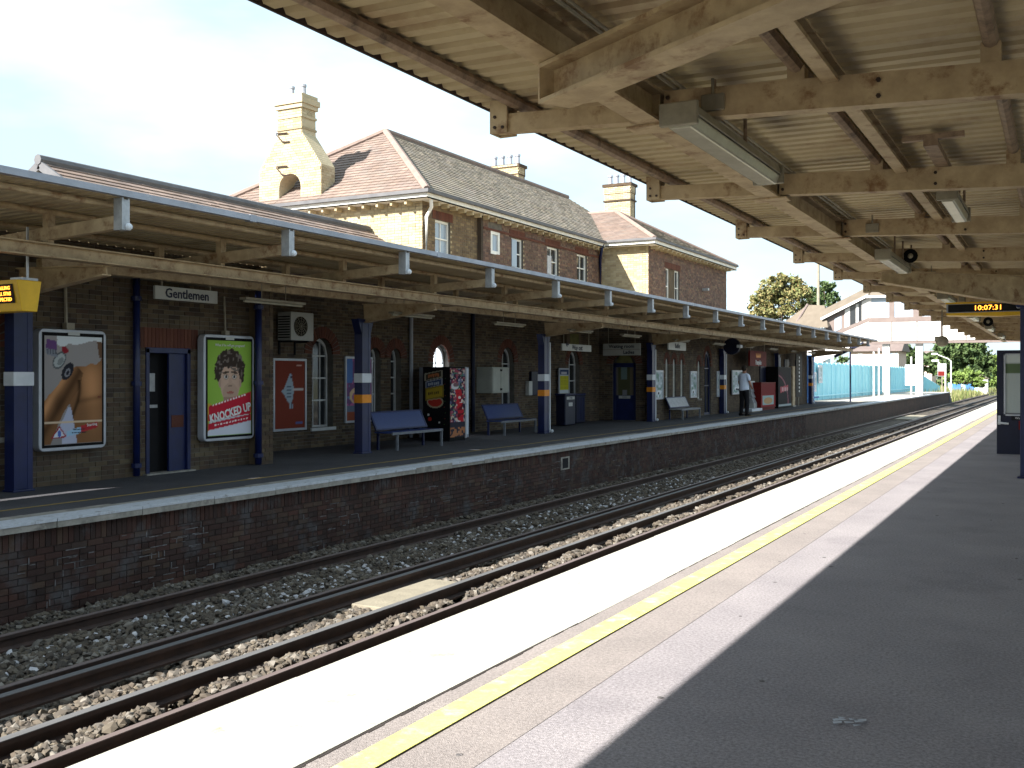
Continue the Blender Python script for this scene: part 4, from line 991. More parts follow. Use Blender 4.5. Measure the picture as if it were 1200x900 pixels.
f2 = MB().lbox(e2l + .03, e2l, e2s, e2n, 6.25, 6.39).lbox(L1 - .3, e2l + .03, e2s, e2s + .03, 6.25, 6.39); f2.build('fascia', m_white, b2)
g2 = MB().lbox(e2l + .03, e2l - .09, e2s - .09, e2n, 6.39, 6.47).lbox(L1 - .3, e2l + .03, e2s - .09, e2s + .03, 6.39, 6.47); g2.build('gutter', m_lead, b2)
tiled_slope(b2, [(-24, e2s, z2), (-e2l, e2s, z2), (-RLx, RY, RZ2), (-24, RY, RZ2)], m_slate, nparts=80, near=(-14, e2s, 6.5))
tiled_slope(b2, [(-e2l, e2s, z2), (-e2l, e2n, z2), (-RLx, RY, RZ2)], m_olive, nparts=80, near=(-13, e2s, 6.5))
MB().add([(-e2l, e2n, z2), (-24, e2n, z2), (-24, RY, RZ2), (-RLx, RY, RZ2)], [(0, 1, 2, 3)]).build('rear_roof_slope', m_slate, b2)
MB().tube([(-RLx, RY, RZ2 + .04), (-24, RY, RZ2 + .04)], .09, 8).tube([(-RLx, RY, RZ2 + .04), (-e2l, e2s, z2 + .04)], .09, 8).tube([(-RLx, RY, RZ2 + .04), (-e2l, e2n, z2 + .04)], .09, 8).build('ridge_tile', m_ridge, b2)
stack(b2, 17, 41.0, 706, 741, 214, 7.0, .6, 4)
br = MB()
for k in range(20): yy = Y2 + .2 + k * .47; br.lbox(L2, e2l + .05, yy, yy + .07, 6.15, 6.25)
br.build('eaves_bracket', m_pale, b2, kind='stuff')
MB().box(-L2, -L2 + .25, 40.2, 40.35, 5.1, 5.2).box(-L2 + .0, -L2 + .15, 40.8, 41.0, 4.0, 4.3).build('wall_vent', m_galv, b2)
# door in the end wall: navy with a tall glazed panel
xa, xb = dro['a'], dro['b']
dd = MB(); dd.box(xa, xa + .10, Y2 + .04, Y2 + .12, .02, 2.05).box(xb - .10, xb, Y2 + .04, Y2 + .12, .02, 2.05).box(xa, xb, Y2 + .05, Y2 + .11, .02, .92).box(xa, xb, Y2 + .04, Y2 + .12, 1.93, 2.08)
dW = dd.build('door', m_blue, b2, bevel=.008)
def wr(U, V):
    im = np.zeros(U.shape + (3,)) + C(.075, .075, .04); im[(V > .55) & (U > .28) & (U < .6)] = C(.14, .2, .2); im[(U > .75)] = C(.12, .1, .07); im[(V < .18) & (U > .35) & (U < .6)] = C(.2, .2, .22); im[(U < .12)] = C(.12, .11, .1); return im
printed('glazed_panel', wr, dW, 'y', xa + .1, xb - .1, .92, 1.93, Y2 + .09, 24, 40)
MB().prism([(xa + .1, 2.08), (xb - .1, 2.08), (xb - .25, 2.34), ((xa + xb) / 2, 2.42), (xa + .25, 2.34)], Y2 + .06, Y2 + .08, 'y').build('fanlight', m_glassy, dW)
MB().box((xa + xb) / 2 - .22, (xa + xb) / 2 + .22, Y2 + .035, Y2 + .045, .80, .90).build('door_plate', m_sign, dW)
text('PUSH', .07, m_text, dW, ((xa + xb) / 2, Y2 + .03, .85), 'y')

# ---- low range continuing beyond the cross wing
b3 = thing('station_building', 'low brick range behind the kiosk at the far end of the far canopy', 'building', (-12.95, Y3, 0))
MB().lbox(18, 12.95, Y3 + .01, 60, 0, 3.62).build('wall', m_farb, b3)
MB().lbox(18.2, 12.90, Y3 + .4, 60.2, 3.62, 4.0).build('parapet', m_farb, b3)
MB().prism([(-13.2, 4.0), (-17.8, 4.0), (-15.5, 5.0)], Y3 + 1, 60, 'y').build('roof', m_olive, b3)
for x in (934, 921, 893): yy = Yx(x, 12.95); MB().lbox(12.96, 12.90, yy - .5, yy + .5, .8, 2.5).build('window', m_dblue, b3)

# ================================================================== FITTINGS ALONG THE FAR PLATFORM
def sixsheet(label, group, Lf, y0, y1, z0, z1, paint, depth=.15, fm=None):
    t = thing('poster_case', label, 'poster', (-Lf - depth, y0, z0), group)
    r = .09
    pl = []
    for cy, cz, a0 in ((y1 - r, z0 + r, -90), (y1 - r, z1 - r, 0), (y0 + r, z1 - r, 90), (y0 + r, z0 + r, 180)):
        for k in range(5): a = R(a0 + 22.5 * k); pl.append((cy + r * math.cos(a), cz + r * math.sin(a)))
    MB().prism(pl, -Lf, -Lf - depth, 'x').build('case', fm or m_frame, t, bevel=.012)
    MB().lbox(Lf + .001, Lf - .004, y0 + .05, y1 - .05, z0 + .05, z1 - .05).build('black_border', m_black, t)
    MB().lbox(Lf, Lf - .010, (y0 + y1) / 2 - .10, (y0 + y1) / 2 + .10, z1 - .085, z1 - .035).build('maker_plate', m_sign, t)
    o = printed('poster_sheet', paint, t, 'x', y0 + .085, y1 - .085, z0 + .09, z1 - .10, -Lf + .007, 70, 110)
    return t
def torso(U, V):
    im = np.zeros(U.shape + (3,)) + C(.27, .25, .25) * (.8 + .35 * V)[..., None]
    sk = C(.34, .165, .075)
    chest = poly_mask(U, V, [(.44, 0), (.46, .28), (.40, .44), (.36, .56), (.46, .67), (.58, .725), (.72, .725), (.80, .75), (.90, .74), (.97, .78), (1.01, .82), (1.01, 0)])
    arm = poly_mask(U, V, [(-.01, .10), (-.01, .40), (.07, .455), (.20, .53), (.32, .62), (.44, .70), (.56, .725), (.66, .66), (.60, .52), (.50, .44), (.40, .36), (.33, .30), (.24, .20), (.16, .08), (.10, .0), (-.01, 0)])
    lit = .55 + .75 * np.exp(-((U - .80) ** 2 / .035 + (V - .63) ** 2 / .02)) + .55 * np.exp(-((U - .82) ** 2 / .03 + (V - .47) ** 2 / .012)) + .25 * np.exp(-((U - .86) ** 2 / .02 + (V - .25) ** 2 / .03))
    im[chest] = (sk * lit[..., None])[chest]
    d = (V - .12) - .92 * (U - .02)        # across the arm
    la = .50 + .95 * np.exp(-((d - .22) ** 2) / .006) - .25 * np.exp(-((d - .02) ** 2) / .004)
    la = la * (1 - .35 * np.exp(-((U - .22) ** 2 + (V - .40) ** 2) / .01)); im[arm] = (sk * la[..., None])[arm]
    fold = np.exp(-((U - (.50 + .10 * np.sin((V - .3) * 7))) ** 2) / .0011) * ((V > .20) & (V < .60)); im *= (1 - .72 * fold)[..., None]
    rib = np.exp(-((V - (.405 + .10 * (U - .7))) ** 2) / .0006) * (U > .56); im *= (1 - .35 * rib)[..., None]
    im[ell(U, V, .95, .43, .03, .012) < 1] = C(.16, .05, .03)
    im[poly_mask(U, V, [(.90, 1), (1.01, 1), (1.01, .80), (.95, .80), (.93, .88)])] = C(.13, .07, .04)
    im[ell(U, V, .25, .775, .12, .072, .4) < 1] = C(.10, .11, .12); im[ell(U, V, .25, .775, .10, .055, .4) < 1] = C(.36, .39, .40); im[ell(U, V, .27, .765, .06, .03, .4) < 1] = C(.2, .22, .23)
    im[ell(U, V, .39, .675, .115, .066, .5) < 1] = C(.022, .022, .03); im[ell(U, V, .39, .662, .055, .035, .5) < 1] = C(.22, .22, .25); im[ell(U, V, .39, .66, .032, .02, .5) < 1] = C(.02, .02, .03)
    im[poly_mask(U, V, [(.02, .88), (.20, .86), (.22, .95), (.04, .97)])] = C(.13, .06, .18); im[poly_mask(U, V, [(.03, .83), (.22, .80), (.20, .87), (.02, .885)])] = C(.20, .22, .26)
    for k in range(4): im[poly_mask(U, V, [(.05 + k * .045, .835), (.07 + k * .045, .833), (.06 + k * .045, .875), (.04 + k * .045, .877)])] = C(.08, .08, .10)
    im[poly_mask(U, V, [(.29, .86), (.33, .84), (.41, .85), (.40, .88), (.35, .91), (.30, .90)])] = C(.24, .02, .03)
    gl = (V > .945 + .02 * np.sin(U * 9)) & (U > .2) | (ell(U, V, .30, .94, .10, .035) < 1); im[gl] = C(.62, .66, .70)
    im[poly_mask(U, V, [(.30, .0), (.26, .17), (.40, .34), (.45, .34), (.52, .12), (.56, 0)])] = C(.38, .40, .52)
    im[poly_mask(U, V, [(.10, .055), (.38, .065), (.25, .175)])] = C(.26, .03, .04); im[poly_mask(U, V, [(.14, .068), (.34, .075), (.25, .152)])] = C(.55, .6, .68); im[ell(U, V, .25, .10, .03, .03) < 1] = C(.07, .12, .4)
    im[poly_mask(U, V, [(.38, .12), (.62, .155), (.62, .095), (.38, .07)])] = C(.30, .46, .62)
    im[poly_mask(U, V, [(.62, .165), (.92, .195), (.92, .14), (.62, .10)])] = C(.34, .03, .035)
    im[(np.abs(V - .205) < .007)] = C(.55, .42, .3)
    return np.clip(im, 0, 1)
yA, yB = Yx(45.5, 12.8), Yx(124.5, 12.8)
z0, z1 = Zy(528.5, 12.8, yA + .3), Zy(385.5, 12.8, yA + .3)
t = sixsheet('large poster case with an advert of a bare tanned torso, nearest to the camera', 'lit poster cases', 12.8, yA, yB, z0, z1, torso)
text('7.7%.i.l.', .001, m_wtext, t, (-12.79, yB - .3, z0 + .38), 'x') if False else None
for k, s in enumerate(('Find out more', 'in our new store')): text(s, .036, m_text, t, (-12.79, yA + .085 + .5 * (yB - yA), z0 + .30 - .045 * k), 'x')
text('Starting', .06, m_wtext, t, (-12.79, yA + .77 * (yB - yA), z0 + .36), 'x', rot=R(6))
MB().tube([(-12.9, (yA + yB) / 2 - .05, z1), (-12.93, (yA + yB) / 2 - .05, 3.3)], .025, 6).lbox(12.95, 12.85, (yA + yB) / 2 - .08, (yA + yB) / 2 + .06, z1, z1 + .1).build('cable_conduit', m_body, t)
def portrait(U, V):
    im = np.zeros(U.shape + (3,)) + C(.20, .36, .045) + (.10 * (1 - ((U - .5) ** 2 * 2 + (V - .55) ** 2 * 1.5)))[..., None] * C(.8, 1, .3)
    nz_ = (vnoise(U, V, 26, 44, 21) - .5) * 4
    im[(ell(U, V, .50, .685, .345, .225) + .09 * nz_) < 1] = C(.045, .032, .026)
    cu = (ell(U, V, .50, .70, .30, .18) < 1) & (nz_ > .9); im[cu] = C(.15, .12, .10)
    im[poly_mask(U, V, [(.06, .24), (.30, .33), (.70, .33), (.94, .25), (1, .0), (0, .0)])] = C(.5, .52, .58)
    im[poly_mask(U, V, [(.33, .24), (.35, .42), (.68, .42), (.72, .26), (.5, .20)])] = C(.38, .24, .17)
    fsh = C(.50, .34, .26); f = ell(U, V, .505, .555, .225, .215) < 1; im[f] = (fsh * (1.08 - .45 * np.abs(U - .46)[..., None]))[f]
    jaw = ell(U, V, .51, .44, .175, .115) < 1; im[jaw] = fsh * .88
    st_ = jaw & (V < .40); im[st_] = fsh * .62
    hair = (ell(U, V, .50, .80, .26, .085) + .12 * nz_ < 1); im[hair] = C(.045, .032, .026); cu2 = (ell(U, V, .50, .76, .33, .15) < 1) & (nz_ > .9) & (V > .66); im[cu2] = C(.16, .13, .115)
    for cx in (.27, .74): im[ell(U, V, cx, .55, .03, .045) < 1] = fsh * .8
    for cx, r in ((.41, .12), (.60, -.12)):
        im[ell(U, V, cx, .665, .075, .012, r) < 1] = C(.06, .04, .03); im[ell(U, V, cx, .62, .062, .034) < 1] = fsh * .72; im[ell(U, V, cx, .618, .046, .020) < 1] = C(.55, .52, .5); im[ell(U, V, cx + .004, .619, .022, .019) < 1] = C(.04, .03, .03)
    im[poly_mask(U, V, [(.475, .60), (.455, .525), (.56, .525), (.535, .60)])] = fsh * .93; im[ell(U, V, .505, .522, .052, .012) < 1] = fsh * .5
    im[ell(U, V, .51, .452, .085, .013) < 1] = C(.35, .12, .10); im[ell(U, V, .51, .435, .06, .008) < 1] = fsh * .7
    im[poly_mask(U, V, [(0, .16), (0, .31), (1, .46), (1, .22)])] = C(.45, .02, .04)
    im[poly_mask(U, V, [(0, .06), (0, .13), (1, .215), (1, .145)])] = C(.42, .02, .04)
    im[poly_mask(U, V, [(0, .0), (0, .055), (.0, .055), (1, .14), (1, 0)])] = C(.55, .57, .66)
    im[poly_mask(U, V, [(0, .04), (0, .34), (.09, .34), (.02, .3)])] = C(.45, .3, .05)
    for k in range(12):
        a = .10 + k * .066; im[poly_mask(U, V, [(a, .30 + a * .14), (a + .04, .303 + a * .14), (a + .04, .315 + a * .14), (a, .312 + a * .14)])] = C(.8, .7, .72)
        im[poly_mask(U, V, [(a + .05, .095 + a * .08), (a + .09, .098 + a * .08), (a + .09, .112 + a * .08), (a + .05, .11 + a * .08)])] = C(.8, .7, .72)
    return np.clip(im, 0, 1)
yA, yB = Yx(238.7, 12.8), Yx(297.9, 12.8); z0, z1 = Zy(516.5, 12.8, yA + .4), Zy(392.3, 12.8, yA + .4)
t = sixsheet('green poster case of a curly haired man reading KNOCKED UP, right of the Gentlemen doorway', 'lit poster cases', 12.8, yA, yB, z0, z1, portrait)
text('KNOCKED UP', .205, m_wtext, t, (-12.785, (yA + yB) / 2 + .01, z0 + .475), 'x', sx=.78, rot=R(11.5), bold=.006)
text("What if he will get pregnant?", .062, m_wtext, t, (-12.785, (yA + yB) / 2, z1 - .18), 'x')
MB().tube([(-12.9, (yA + yB) / 2, z1), (-12.93, (yA + yB) / 2, 3.0)], .018, 6).lbox(12.95, 12.85, (yA + yB) / 2 - .05, (yA + yB) / 2 + .05, z1, z1 + .08).build('cable_conduit', m_body, t)

def flatposter(label, Lf, y0, y1, z0, z1, paint, fw=.05, dep=.05, rec=.02, group=None, nx=34, nz=60, fm=None, cat='poster', name='wall_poster', below=None):
    t = thing(name, label, cat, (-Lf - dep, y0, z0), group)
    f = MB()
    for a, b, c, d in ((y0, y1, z0, z0 + fw), (y0, y1, z1 - fw, z1), (y0, y0 + fw, z0 + fw, z1 - fw), (y1 - fw, y1, z0 + fw, z1 - fw)): f.lbox(Lf + dep, Lf, a, b, c, d)
    f.lbox(Lf + dep, Lf + rec, y0 + fw, y1 - fw, z0 + fw, z1 - fw); f.build('frame', fm or m_frame, t)
    printed('poster_sheet', paint, t, 'x', y0 + fw, y1 - fw, z0 + fw, z1 - fw, -Lf - rec + .003, nx, nz); return t
def redp(U, V):
    im = np.zeros(U.shape + (3,)) + C(.19, .04, .025)
    im[poly_mask(U, V, [(.22, .56), (.30, .58), (.50, .80), (.55, .82), (.58, .72), (.62, .62), (.64, .56), (.60, .46), (.58, .40), (.60, .30), (.48, .28), (.50, .36), (.42, .40), (.33, .48)])] = C(.32, .40, .48)
    im[(np.abs(V - .575) < .010) & (U > .6) & (U < .97)] = C(.55, .5, .5)
    for k in range(4): im[poly_mask(U, V, [(.34, .47 + .05 * k), (.62, .45 + .05 * k), (.62, .462 + .05 * k), (.34, .482 + .05 * k)])] = C(.06, .09, .14)
    im[ell(U, V, .54, .76, .03, .02) < 1] = C(.05, .05, .08); im[ell(U, V, .55, .34, .02, .05) < 1] = C(.08, .08, .12)
    im[(np.abs(V - .075) < .007) & (U > .08) & (U < .6)] = C(.5, .25, .2); im[(V > .055) & (V < .09) & (U > .70) & (U < .92)] = C(.10, .12, .3); im[(np.abs(V - .93) < .008) & (U > .72) & (U < .9)] = C(.6, .4, .35)
    return im
Lp = L1 - .07
flatposter('rust red wall poster with a pale grey winged figure, left of the first arched window', Lp, Yx(320.5, Lp), Yx(359.5, Lp), Zy(505, Lp, 17), Zy(420, Lp, 17), redp)
def purp(U, V):
    im = np.zeros(U.shape + (3,)) + C(.14, .07, .17)
    n = vnoise(U, V, 8, 16, 8) * 2 - 1; im[n > .45] = C(.40, .10, .25); im[n < -.55] = C(.12, .22, .36)
    im[(U < .25) & (V > .6)] = C(.08, .16, .38); im[ell(U, V, .42, .40, .30, .13) < 1] = C(.55, .4, .25); im[ell(U, V, .42, .38, .2, .09) < 1] = C(.30, .12, .22)
    im[V < .24] = C(.12, .14, .20); im[V < .14] = C(.25, .07, .04); im[(U > .82) & (V > .3)] = C(.42, .06, .30); return im
flatposter('purple and pink wall poster half hidden behind a navy column', Lp, Yx(405, Lp), Yx(437, Lp), Zy(495, Lp, 19.5), Zy(418, Lp, 19.5), purp)
# lettered boards
def board(label, Lf, y0, y1, z0, z1, lines, size, m=None, mt=None, hang=True, cat='sign'):
    t = thing('sign_board', label, cat, (-Lf, y0, z0)); MB().lbox(Lf + .05, Lf, y0, y1, z0, z1).build('panel', m or m_sign, t, bevel=.006)
    n = len(lines)
    for i, (s, al) in enumerate(lines):
        z = z1 - (z1 - z0) * (i + .5) / n; yy = (y0 + y1) / 2 if al == 'CENTER' else y1 - .12 if al == 'RIGHT' else y0 + .1
        text(s, size, mt or m_text, t, (-Lf + .004, yy, z - size * .02), 'x', align=al, bold=.004)
    if n > 1: MB().lbox(Lf + .001, Lf - .003, y0, y1, (z0 + z1) / 2 - .008, (z0 + z1) / 2 + .008).build('divider', m_body, t)
    if hang:
        r = MB()
        for yy in (y0 + .15, y1 - .15): r.lbox(Lf + .035, Lf + .015, yy - .01, yy + .01, z1, 3.5)
        r.build('hanger', m_body, t)
    return t
board('long white board lettered Gentlemen above the dark doorway', 12.5, Yx(182, 12.5), Yx(255, 12.5), 2.82, 3.03, [('Gentlemen', 'CENTER')], .21)
wo = board('white hanging board reading Way out with an arrow, right of the second bench', 13.4, Yx(659, 13.4), Yx(693, 13.4), Zy(411, 13.4, 28.5), Zy(403, 13.4, 28.5), [('Way out', 'CENTER')], .22)
ya_ = Yx(661, 13.4) + .12; MB().prism([(ya_, 2.58), (ya_ + .11, 2.66), (ya_ + .11, 2.60), (ya_ + .22, 2.60), (ya_ + .22, 2.56), (ya_ + .11, 2.56), (ya_ + .11, 2.50)], -13.395, -13.4, 'x').build('arrow', m_text, wo)
yw = 33.75; t = thing('sign_board', 'double white board reading Waiting room and Ladies above the end wall door', 'sign', (-13.5, yw, 2.2))
xa2, xb2 = -Lx(706.5, yw), -Lx(750.5, yw); zt2, zm2, zb2 = Zy(402.5, 13.8, yw), Zy(409.5, 13.8, yw), Zy(416.5, 13.8, yw)
MB().box(xa2, xb2, yw, yw + .05, zb2, zt2).build('panel', m_sign, t, bevel=.006); MB().box(xa2, xb2, yw - .004, yw - .001, zm2 - .008, zm2 + .008).build('divider', m_body, t)
text('Waiting room', .17, m_text, t, ((xa2 + xb2) / 2, yw - .004, (zt2 + zm2) / 2), 'y', bold=.004); text('Ladies', .17, m_text, t, ((xa2 + xb2) / 2 + .28, yw - .004, (zm2 + zb2) / 2), 'y', bold=.004)
MB().box(xa2 + .2, xa2 + .22, yw + .01, yw + .03, zt2, 3.5).box(xb2 - .22, xb2 - .2, yw + .01, yw + .03, zt2, 3.5).build('hanger', m_body, t)
board('small bright board reading Buffet above three narrow pointed windows', 12.4, Yx(783.5, 12.4), Yx(804, 12.4), Zy(411, 12.4, 36.5), Zy(401.5, 12.4, 36.5), [('Buffet', 'CENTER')], .24)
bt_ = thing('notice_cabinet', 'small glazed cabinet of notices hanging just above the Way out board', 'cabinet', (-14.6, 30.6, 2.7))
MB().lbox(14.78, 14.6, Yx(664, 14.6), Yx(681, 14.6), 2.62, 3.1).build('case', m_stock, bt_); MB().lbox(14.61, 14.59, Yx(668, 14.6), Yx(678, 14.6), 2.68, 3.04).build('notice', m_glassy, bt_)

# air conditioner
ya, yb_ = Yx(341, 14.35), Yx(367.5, 14.35); z0, z1 = Zy(399, 14.35, 17), Zy(366, 14.35, 17)
a = thing('air_conditioner', 'grey white air conditioning unit on the brick wall above the red poster', 'air conditioner', (-14.7, ya, z0))
MB().lbox(14.72, 14.35, ya, yb_, z0, z1).build('casing', m_sign, a, bevel=.01)
cy_ = ya + .42 * (yb_ - ya); cz_ = (z0 + z1) / 2
MB().tube([(-14.352, cy_, cz_), (-14.338, cy_, cz_)], .215, 20).build('fan_opening', m_black, a)
g = MB()
for r in (.07, .12, .17, .21):
    for k in range(16): q0, q1 = 2 * math.pi * k / 16, 2 * math.pi * (k + 1) / 16; g.bar((-14.333, cy_ + r * math.cos(q0), cz_ + r * math.sin(q0)), (-14.333, cy_ + r * math.cos(q1), cz_ + r * math.sin(q1)), .006, .006)
for k in range(6): q0 = math.pi * k / 6; g.bar((-14.33, cy_ - .21 * math.cos(q0), cz_ - .21 * math.sin(q0)), (-14.33, cy_ + .21 * math.cos(q0), cz_ + .21 * math.sin(q0)), .006, .006)
g.build('fan_grille', m_body, a)
g = MB()
for k in range(9): g.lbox(14.70, 14.38, ya - .006, ya + .001, z0 + .05 + k * .055, z0 + .075 + k * .055)
g.build('side_louvre', m_dark, a)
MB().lbox(14.79, 14.4, ya + .1, ya + .14, z0 - .04, z0).lbox(14.79, 14.4, yb_ - .14, yb_ - .1, z0 - .04, z0).lbox(14.79, 14.76, ya + .1, ya + .14, z0 - .3, z0).lbox(14.79, 14.76, yb_ - .14, yb_ - .1, z0 - .3, z0).build('bracket', m_dark, a)
# blue wall pipes on the near range
for x, lb in ((160, 'navy pipe on the brick wall between the torso advert and the doorway'), (302.8, 'navy pipe right of the green poster at the pier')):
    Lq = 12.90 if x < 200 else 12.66; yy = Yx(x, Lq); p = thing('drain_pipe', lb, 'pipe', (-Lq, yy, 0))
    MB().tube([(-Lq, yy, .02), (-Lq, yy, 3.3)], .055 if x < 200 else .062, 10).build('pipe', m_blue, p, smooth=True)
    c_ = MB(); [c_.tube([(-Lq, yy, z), (-Lq, yy, z + .07)], .08 if x < 200 else .09, 10) for z in (.15, 1.45, 2.8)]; c_.build('collar', m_blue, p)
# grey wall cabinets
z0, z1 = Zy(461, 14.3, 25), Zy(430, 14.3, 25); ya, yb_ = Yx(577.5, 14.25), Yx(596.5, 14.25)
c = thing('wall_cabinet', 'pale grey two door electrical cabinet on the wall above the second bench', 'cabinet', (-14.7, ya, z0))
MB().lbox(14.79, 14.27, ya, yb_, z0, z1).build('casing', m_grey, c, bevel=.01)
for a_, b_ in ((ya + .02, (ya + yb_) / 2 - .01), ((ya + yb_) / 2 + .01, yb_ - .02)): d_ = MB().lbox(14.27, 14.25, a_, b_, z0 + .02, z1 - .02).build('cabinet_door', m_grey, c, bevel=.005)
MB().lbox(14.25, 14.235, (ya + yb_) / 2 - .05, (ya + yb_) / 2 + .05, z1 - .12, z1 - .06).lbox(14.25, 14.235, (ya + yb_) / 2 - .05, (ya + yb_) / 2 + .05, z0 + .08, z0 + .14).build('latch', m_dark, c)
# telephone / small white box near third column
p = thing('wall_box', 'small white box on the wall just left of the third navy column', 'box', (-14.75, Yx(620, 14.6), 1.0)); yy = Yx(620.5, 14.7)
MB().lbox(14.79, 14.65, yy - .12, yy + .12, 1.0, 1.45).build('casing', m_sign, p, bevel=.02); MB().lbox(14.79, 14.7, yy + .15, yy + .7, 1.0, 1.75).build('panel', m_dblue, p)

# benches
m_bsteel = mat('dull_bench_steel', (.16, .17, .20), (.11, .12, .14), scale=8, rough=.5)
def bench(Lf, y0, y1, label, sc=1.0, mseat=None):
    t = thing('bench', label, 'bench', (-Lf - .3, (y0 + y1) / 2, .002), 'blue metal platform benches'); ms = mseat or m_seat; Lb = Lf + .5
    sB = MB(); sB.bar((-Lf - .25, y0, .39), (-Lf - .25, y1, .39), .46, .03); sB.build('seat', ms, t, bevel=.01)
    fr = MB().lbox(Lf + .03, Lf, y0, y1, .345, .40); fr.build('seat_rail', m_bsteel, t)
    # backrest leans back; pressed mesh panel inside a navy frame
    bk = MB(); a = Vector((-Lf - .45, 0, .42)); b = Vector((-Lf - .64, 0, .82)); hgt = (b - a)
    def plate(mb, ya, yb, t0, t1, th, o=0):
        n = Vector((hgt.z, 0, -hgt.x)).normalized(); vs = []
        for t_ in (t0, t1):
            for yy in (ya, yb):
                for s in (0, 1): q = a + hgt * t_ + n * (o + th * s); vs.append((q.x, yy, q.z))
        mb.add(vs, [(0, 2, 3, 1), (4, 5, 7, 6), (0, 1, 5, 4), (2, 6, 7, 3), (0, 4, 6, 2), (1, 3, 7, 5)])
    plate(bk, y0 + .05, y1 - .05, .08, .92, .012, .012); bk.build('backrest', ms, t)
    bf = MB(); plate(bf, y0, y1, .0, .08, .03); plate(bf, y0, y1, .92, 1, .03); plate(bf, y0, y0 + .05, .08, .92, .03); plate(bf, y1 - .05, y1, .08, .92, .03); bf.build('back_frame', m_blue, t)
    for yy in (y0 + .18, y1 - .06):
        MB().lbox(Lf + .05, Lf + .0, yy, yy + .04, 0, .36).build('leg', m_bsteel, t); MB().lbox(Lf + .55, Lf + .5, yy, yy + .04, 0, .42).build('leg', m_blue, t)
        MB().bar((-Lf - .5, yy + .02, .30), (-Lf - .62, yy + .02, .66), .03, .03).build('back_stay', m_blue, t)
    return t
bench(12.5, Yx(465, 12.5) - .15, Yx(518, 12.5) + .05, 'blue mesh bench left of the black vending machine')
bench(13.15, Yx(588, 13.15), Yx(628, 13.15) + .05, 'blue mesh bench below the grey wall cabinets')
bench(12.15, Yx(788, 12.5), Yx(821, 12.15), 'pale shining bench between the two white framed posters, left of the man', mseat=m_galv)

# vending machines
def vend_side(U, V):
    im = np.zeros(U.shape + (3,)) + C(.008, .008, .010)
    def tilt(cx, cy, w, h, c, edge):
        for sx_, sy_, cc in ((1.15, 1.35, edge), (1, 1, c)):
            p = [(cx - w * sx_, cy - h * sy_ - .02), (cx + w * sx_, cy - h * sy_ + .03), (cx + w * sx_, cy + h * sy_ + .03), (cx - w * sx_, cy + h * sy_ - .02)]; im[poly_mask(U, V, p)] = cc
    tilt(.40, .885, .30, .04, C(.05, .045, .03), C(.28, .26, .2)); im[poly_mask(U, V, [(.2, .87), (.6, .91), (.45, .88), (.62, .93), (.2, .9)])] = C(.35, .12, .05)
    tilt(.42, .775, .28, .038, C(.04, .06, .13), C(.26, .28, .34)); tilt(.44, .645, .30, .065, C(.38, .27, .03), C(.22, .16, .03)); 
    for cy, c_, wd in ((.885, C(.40, .14, .06), 3), (.775, C(.34, .38, .44), 4), (.645, C(.10, .07, .02), 4)):
        for k in range(wd + 2):
            x0_ = .20 + .44 * k / (wd + 2); z_ = cy + .05 * (x0_ - .4); im[poly_mask(U, V, [(x0_, z_ - .018), (x0_ + .05, z_ - .016), (x0_ + .05, z_ + .022), (x0_, z_ + .018)])] = c_
    im[(ell(U, V, .46, .52, .32, .085) < 1) & (V < .565 + .06 * (U - .46))] = C(.35, .30, .2); im[(ell(U, V, .46, .52, .27, .065) < 1) & (V < .555 + .06 * (U - .46))] = C(.38, .035, .025)
    im[ell(U, V, .20, .34, .04, .012) < 1] = C(.6, .6, .6); im[ell(U, V, .26, .28, .07, .025) < 1] = C(.4, .03, .02); im[ell(U, V, .62, .235, .03, .01) < 1] = C(.6, .6, .6)
    for k in range(9): im[ell(U, V, .85 - .02 * (k % 3), .85 - .08 * k, .02, .01) < 1] = C(.2, .05, .03) if k % 2 else C(.05, .12, .04)
    return im
def vend_front(U, V):
    im = np.zeros(U.shape + (3,)) + C(.03, .022, .045); n = vnoise(U, V, 7, 22, 3); n2 = vnoise(U, V, 9, 30, 5); n3 = vnoise(U, V, 12, 40, 9)
    im[n > .62] = C(.28, .05, .09); im[n < .30] = C(.13, .14, .26); im[(n2 > .74)] = C(.48, .40, .36); im[(n3 > .80)] = C(.6, .5, .3); im[(n2 < .16)] = C(.05, .16, .12)
    im[ell(U, V, .30, .74, .24, .045) < 1] = C(.55, .55, .58); im[ell(U, V, .36, .76, .18, .028) < 1] = C(.16, .1, .12)
    w = (np.abs(U - .62 + .35 * (V - .45) + .03 * np.sin(V * 30)) < .20) & (V > .22) & (V < .70); im[w] = C(.42, .015, .025); im[w & (vnoise(U, V, 5, 26, 11) > .66)] = C(.62, .55, .55); im[w & (vnoise(U, V, 8, 30, 12) < .22)] = C(.12, .01, .015)
    im[(V < .22)] = C(.03, .03, .045); im[(V < .14) & (n2 > .42)] = C(.36, .15, .07); return im
Lf = 13.15; yv0 = Yx(527, Lf); yv1 = Yx(552, Lf) - .25; Lr_ = Lx(495.5, yv0)
v = thing('vending_machine', 'tall black vending machine with tilted sweet signs down its side and a colourful front', 'vending machine', (-13.6, yv0, 0))
vz = Zy(430, Lr_, yv0)
MB().lbox(Lr_, Lf, yv0, yv1, .03, vz).build('cabinet', m_black, v, bevel=.01)
o = printed('side_print', vend_side, v, 'y', -Lr_ + .01, -Lf - .01, .05, vz - .02, yv0 - .003, 50, 100)
printed('front_print', vend_front, v, 'x', yv0 + .02, yv1 - .02, .10, vz - .04, -Lf + .004, 50, 130)
MB().lbox(Lf, Lf - .02, yv1 - .05, yv1, .05, vz).build('door_edge', m_pstone, v)
MB().lbox(Lr_, Lf + .02, yv0 + .01, yv1 - .01, 0, .03).build('plinth', m_dark, v)
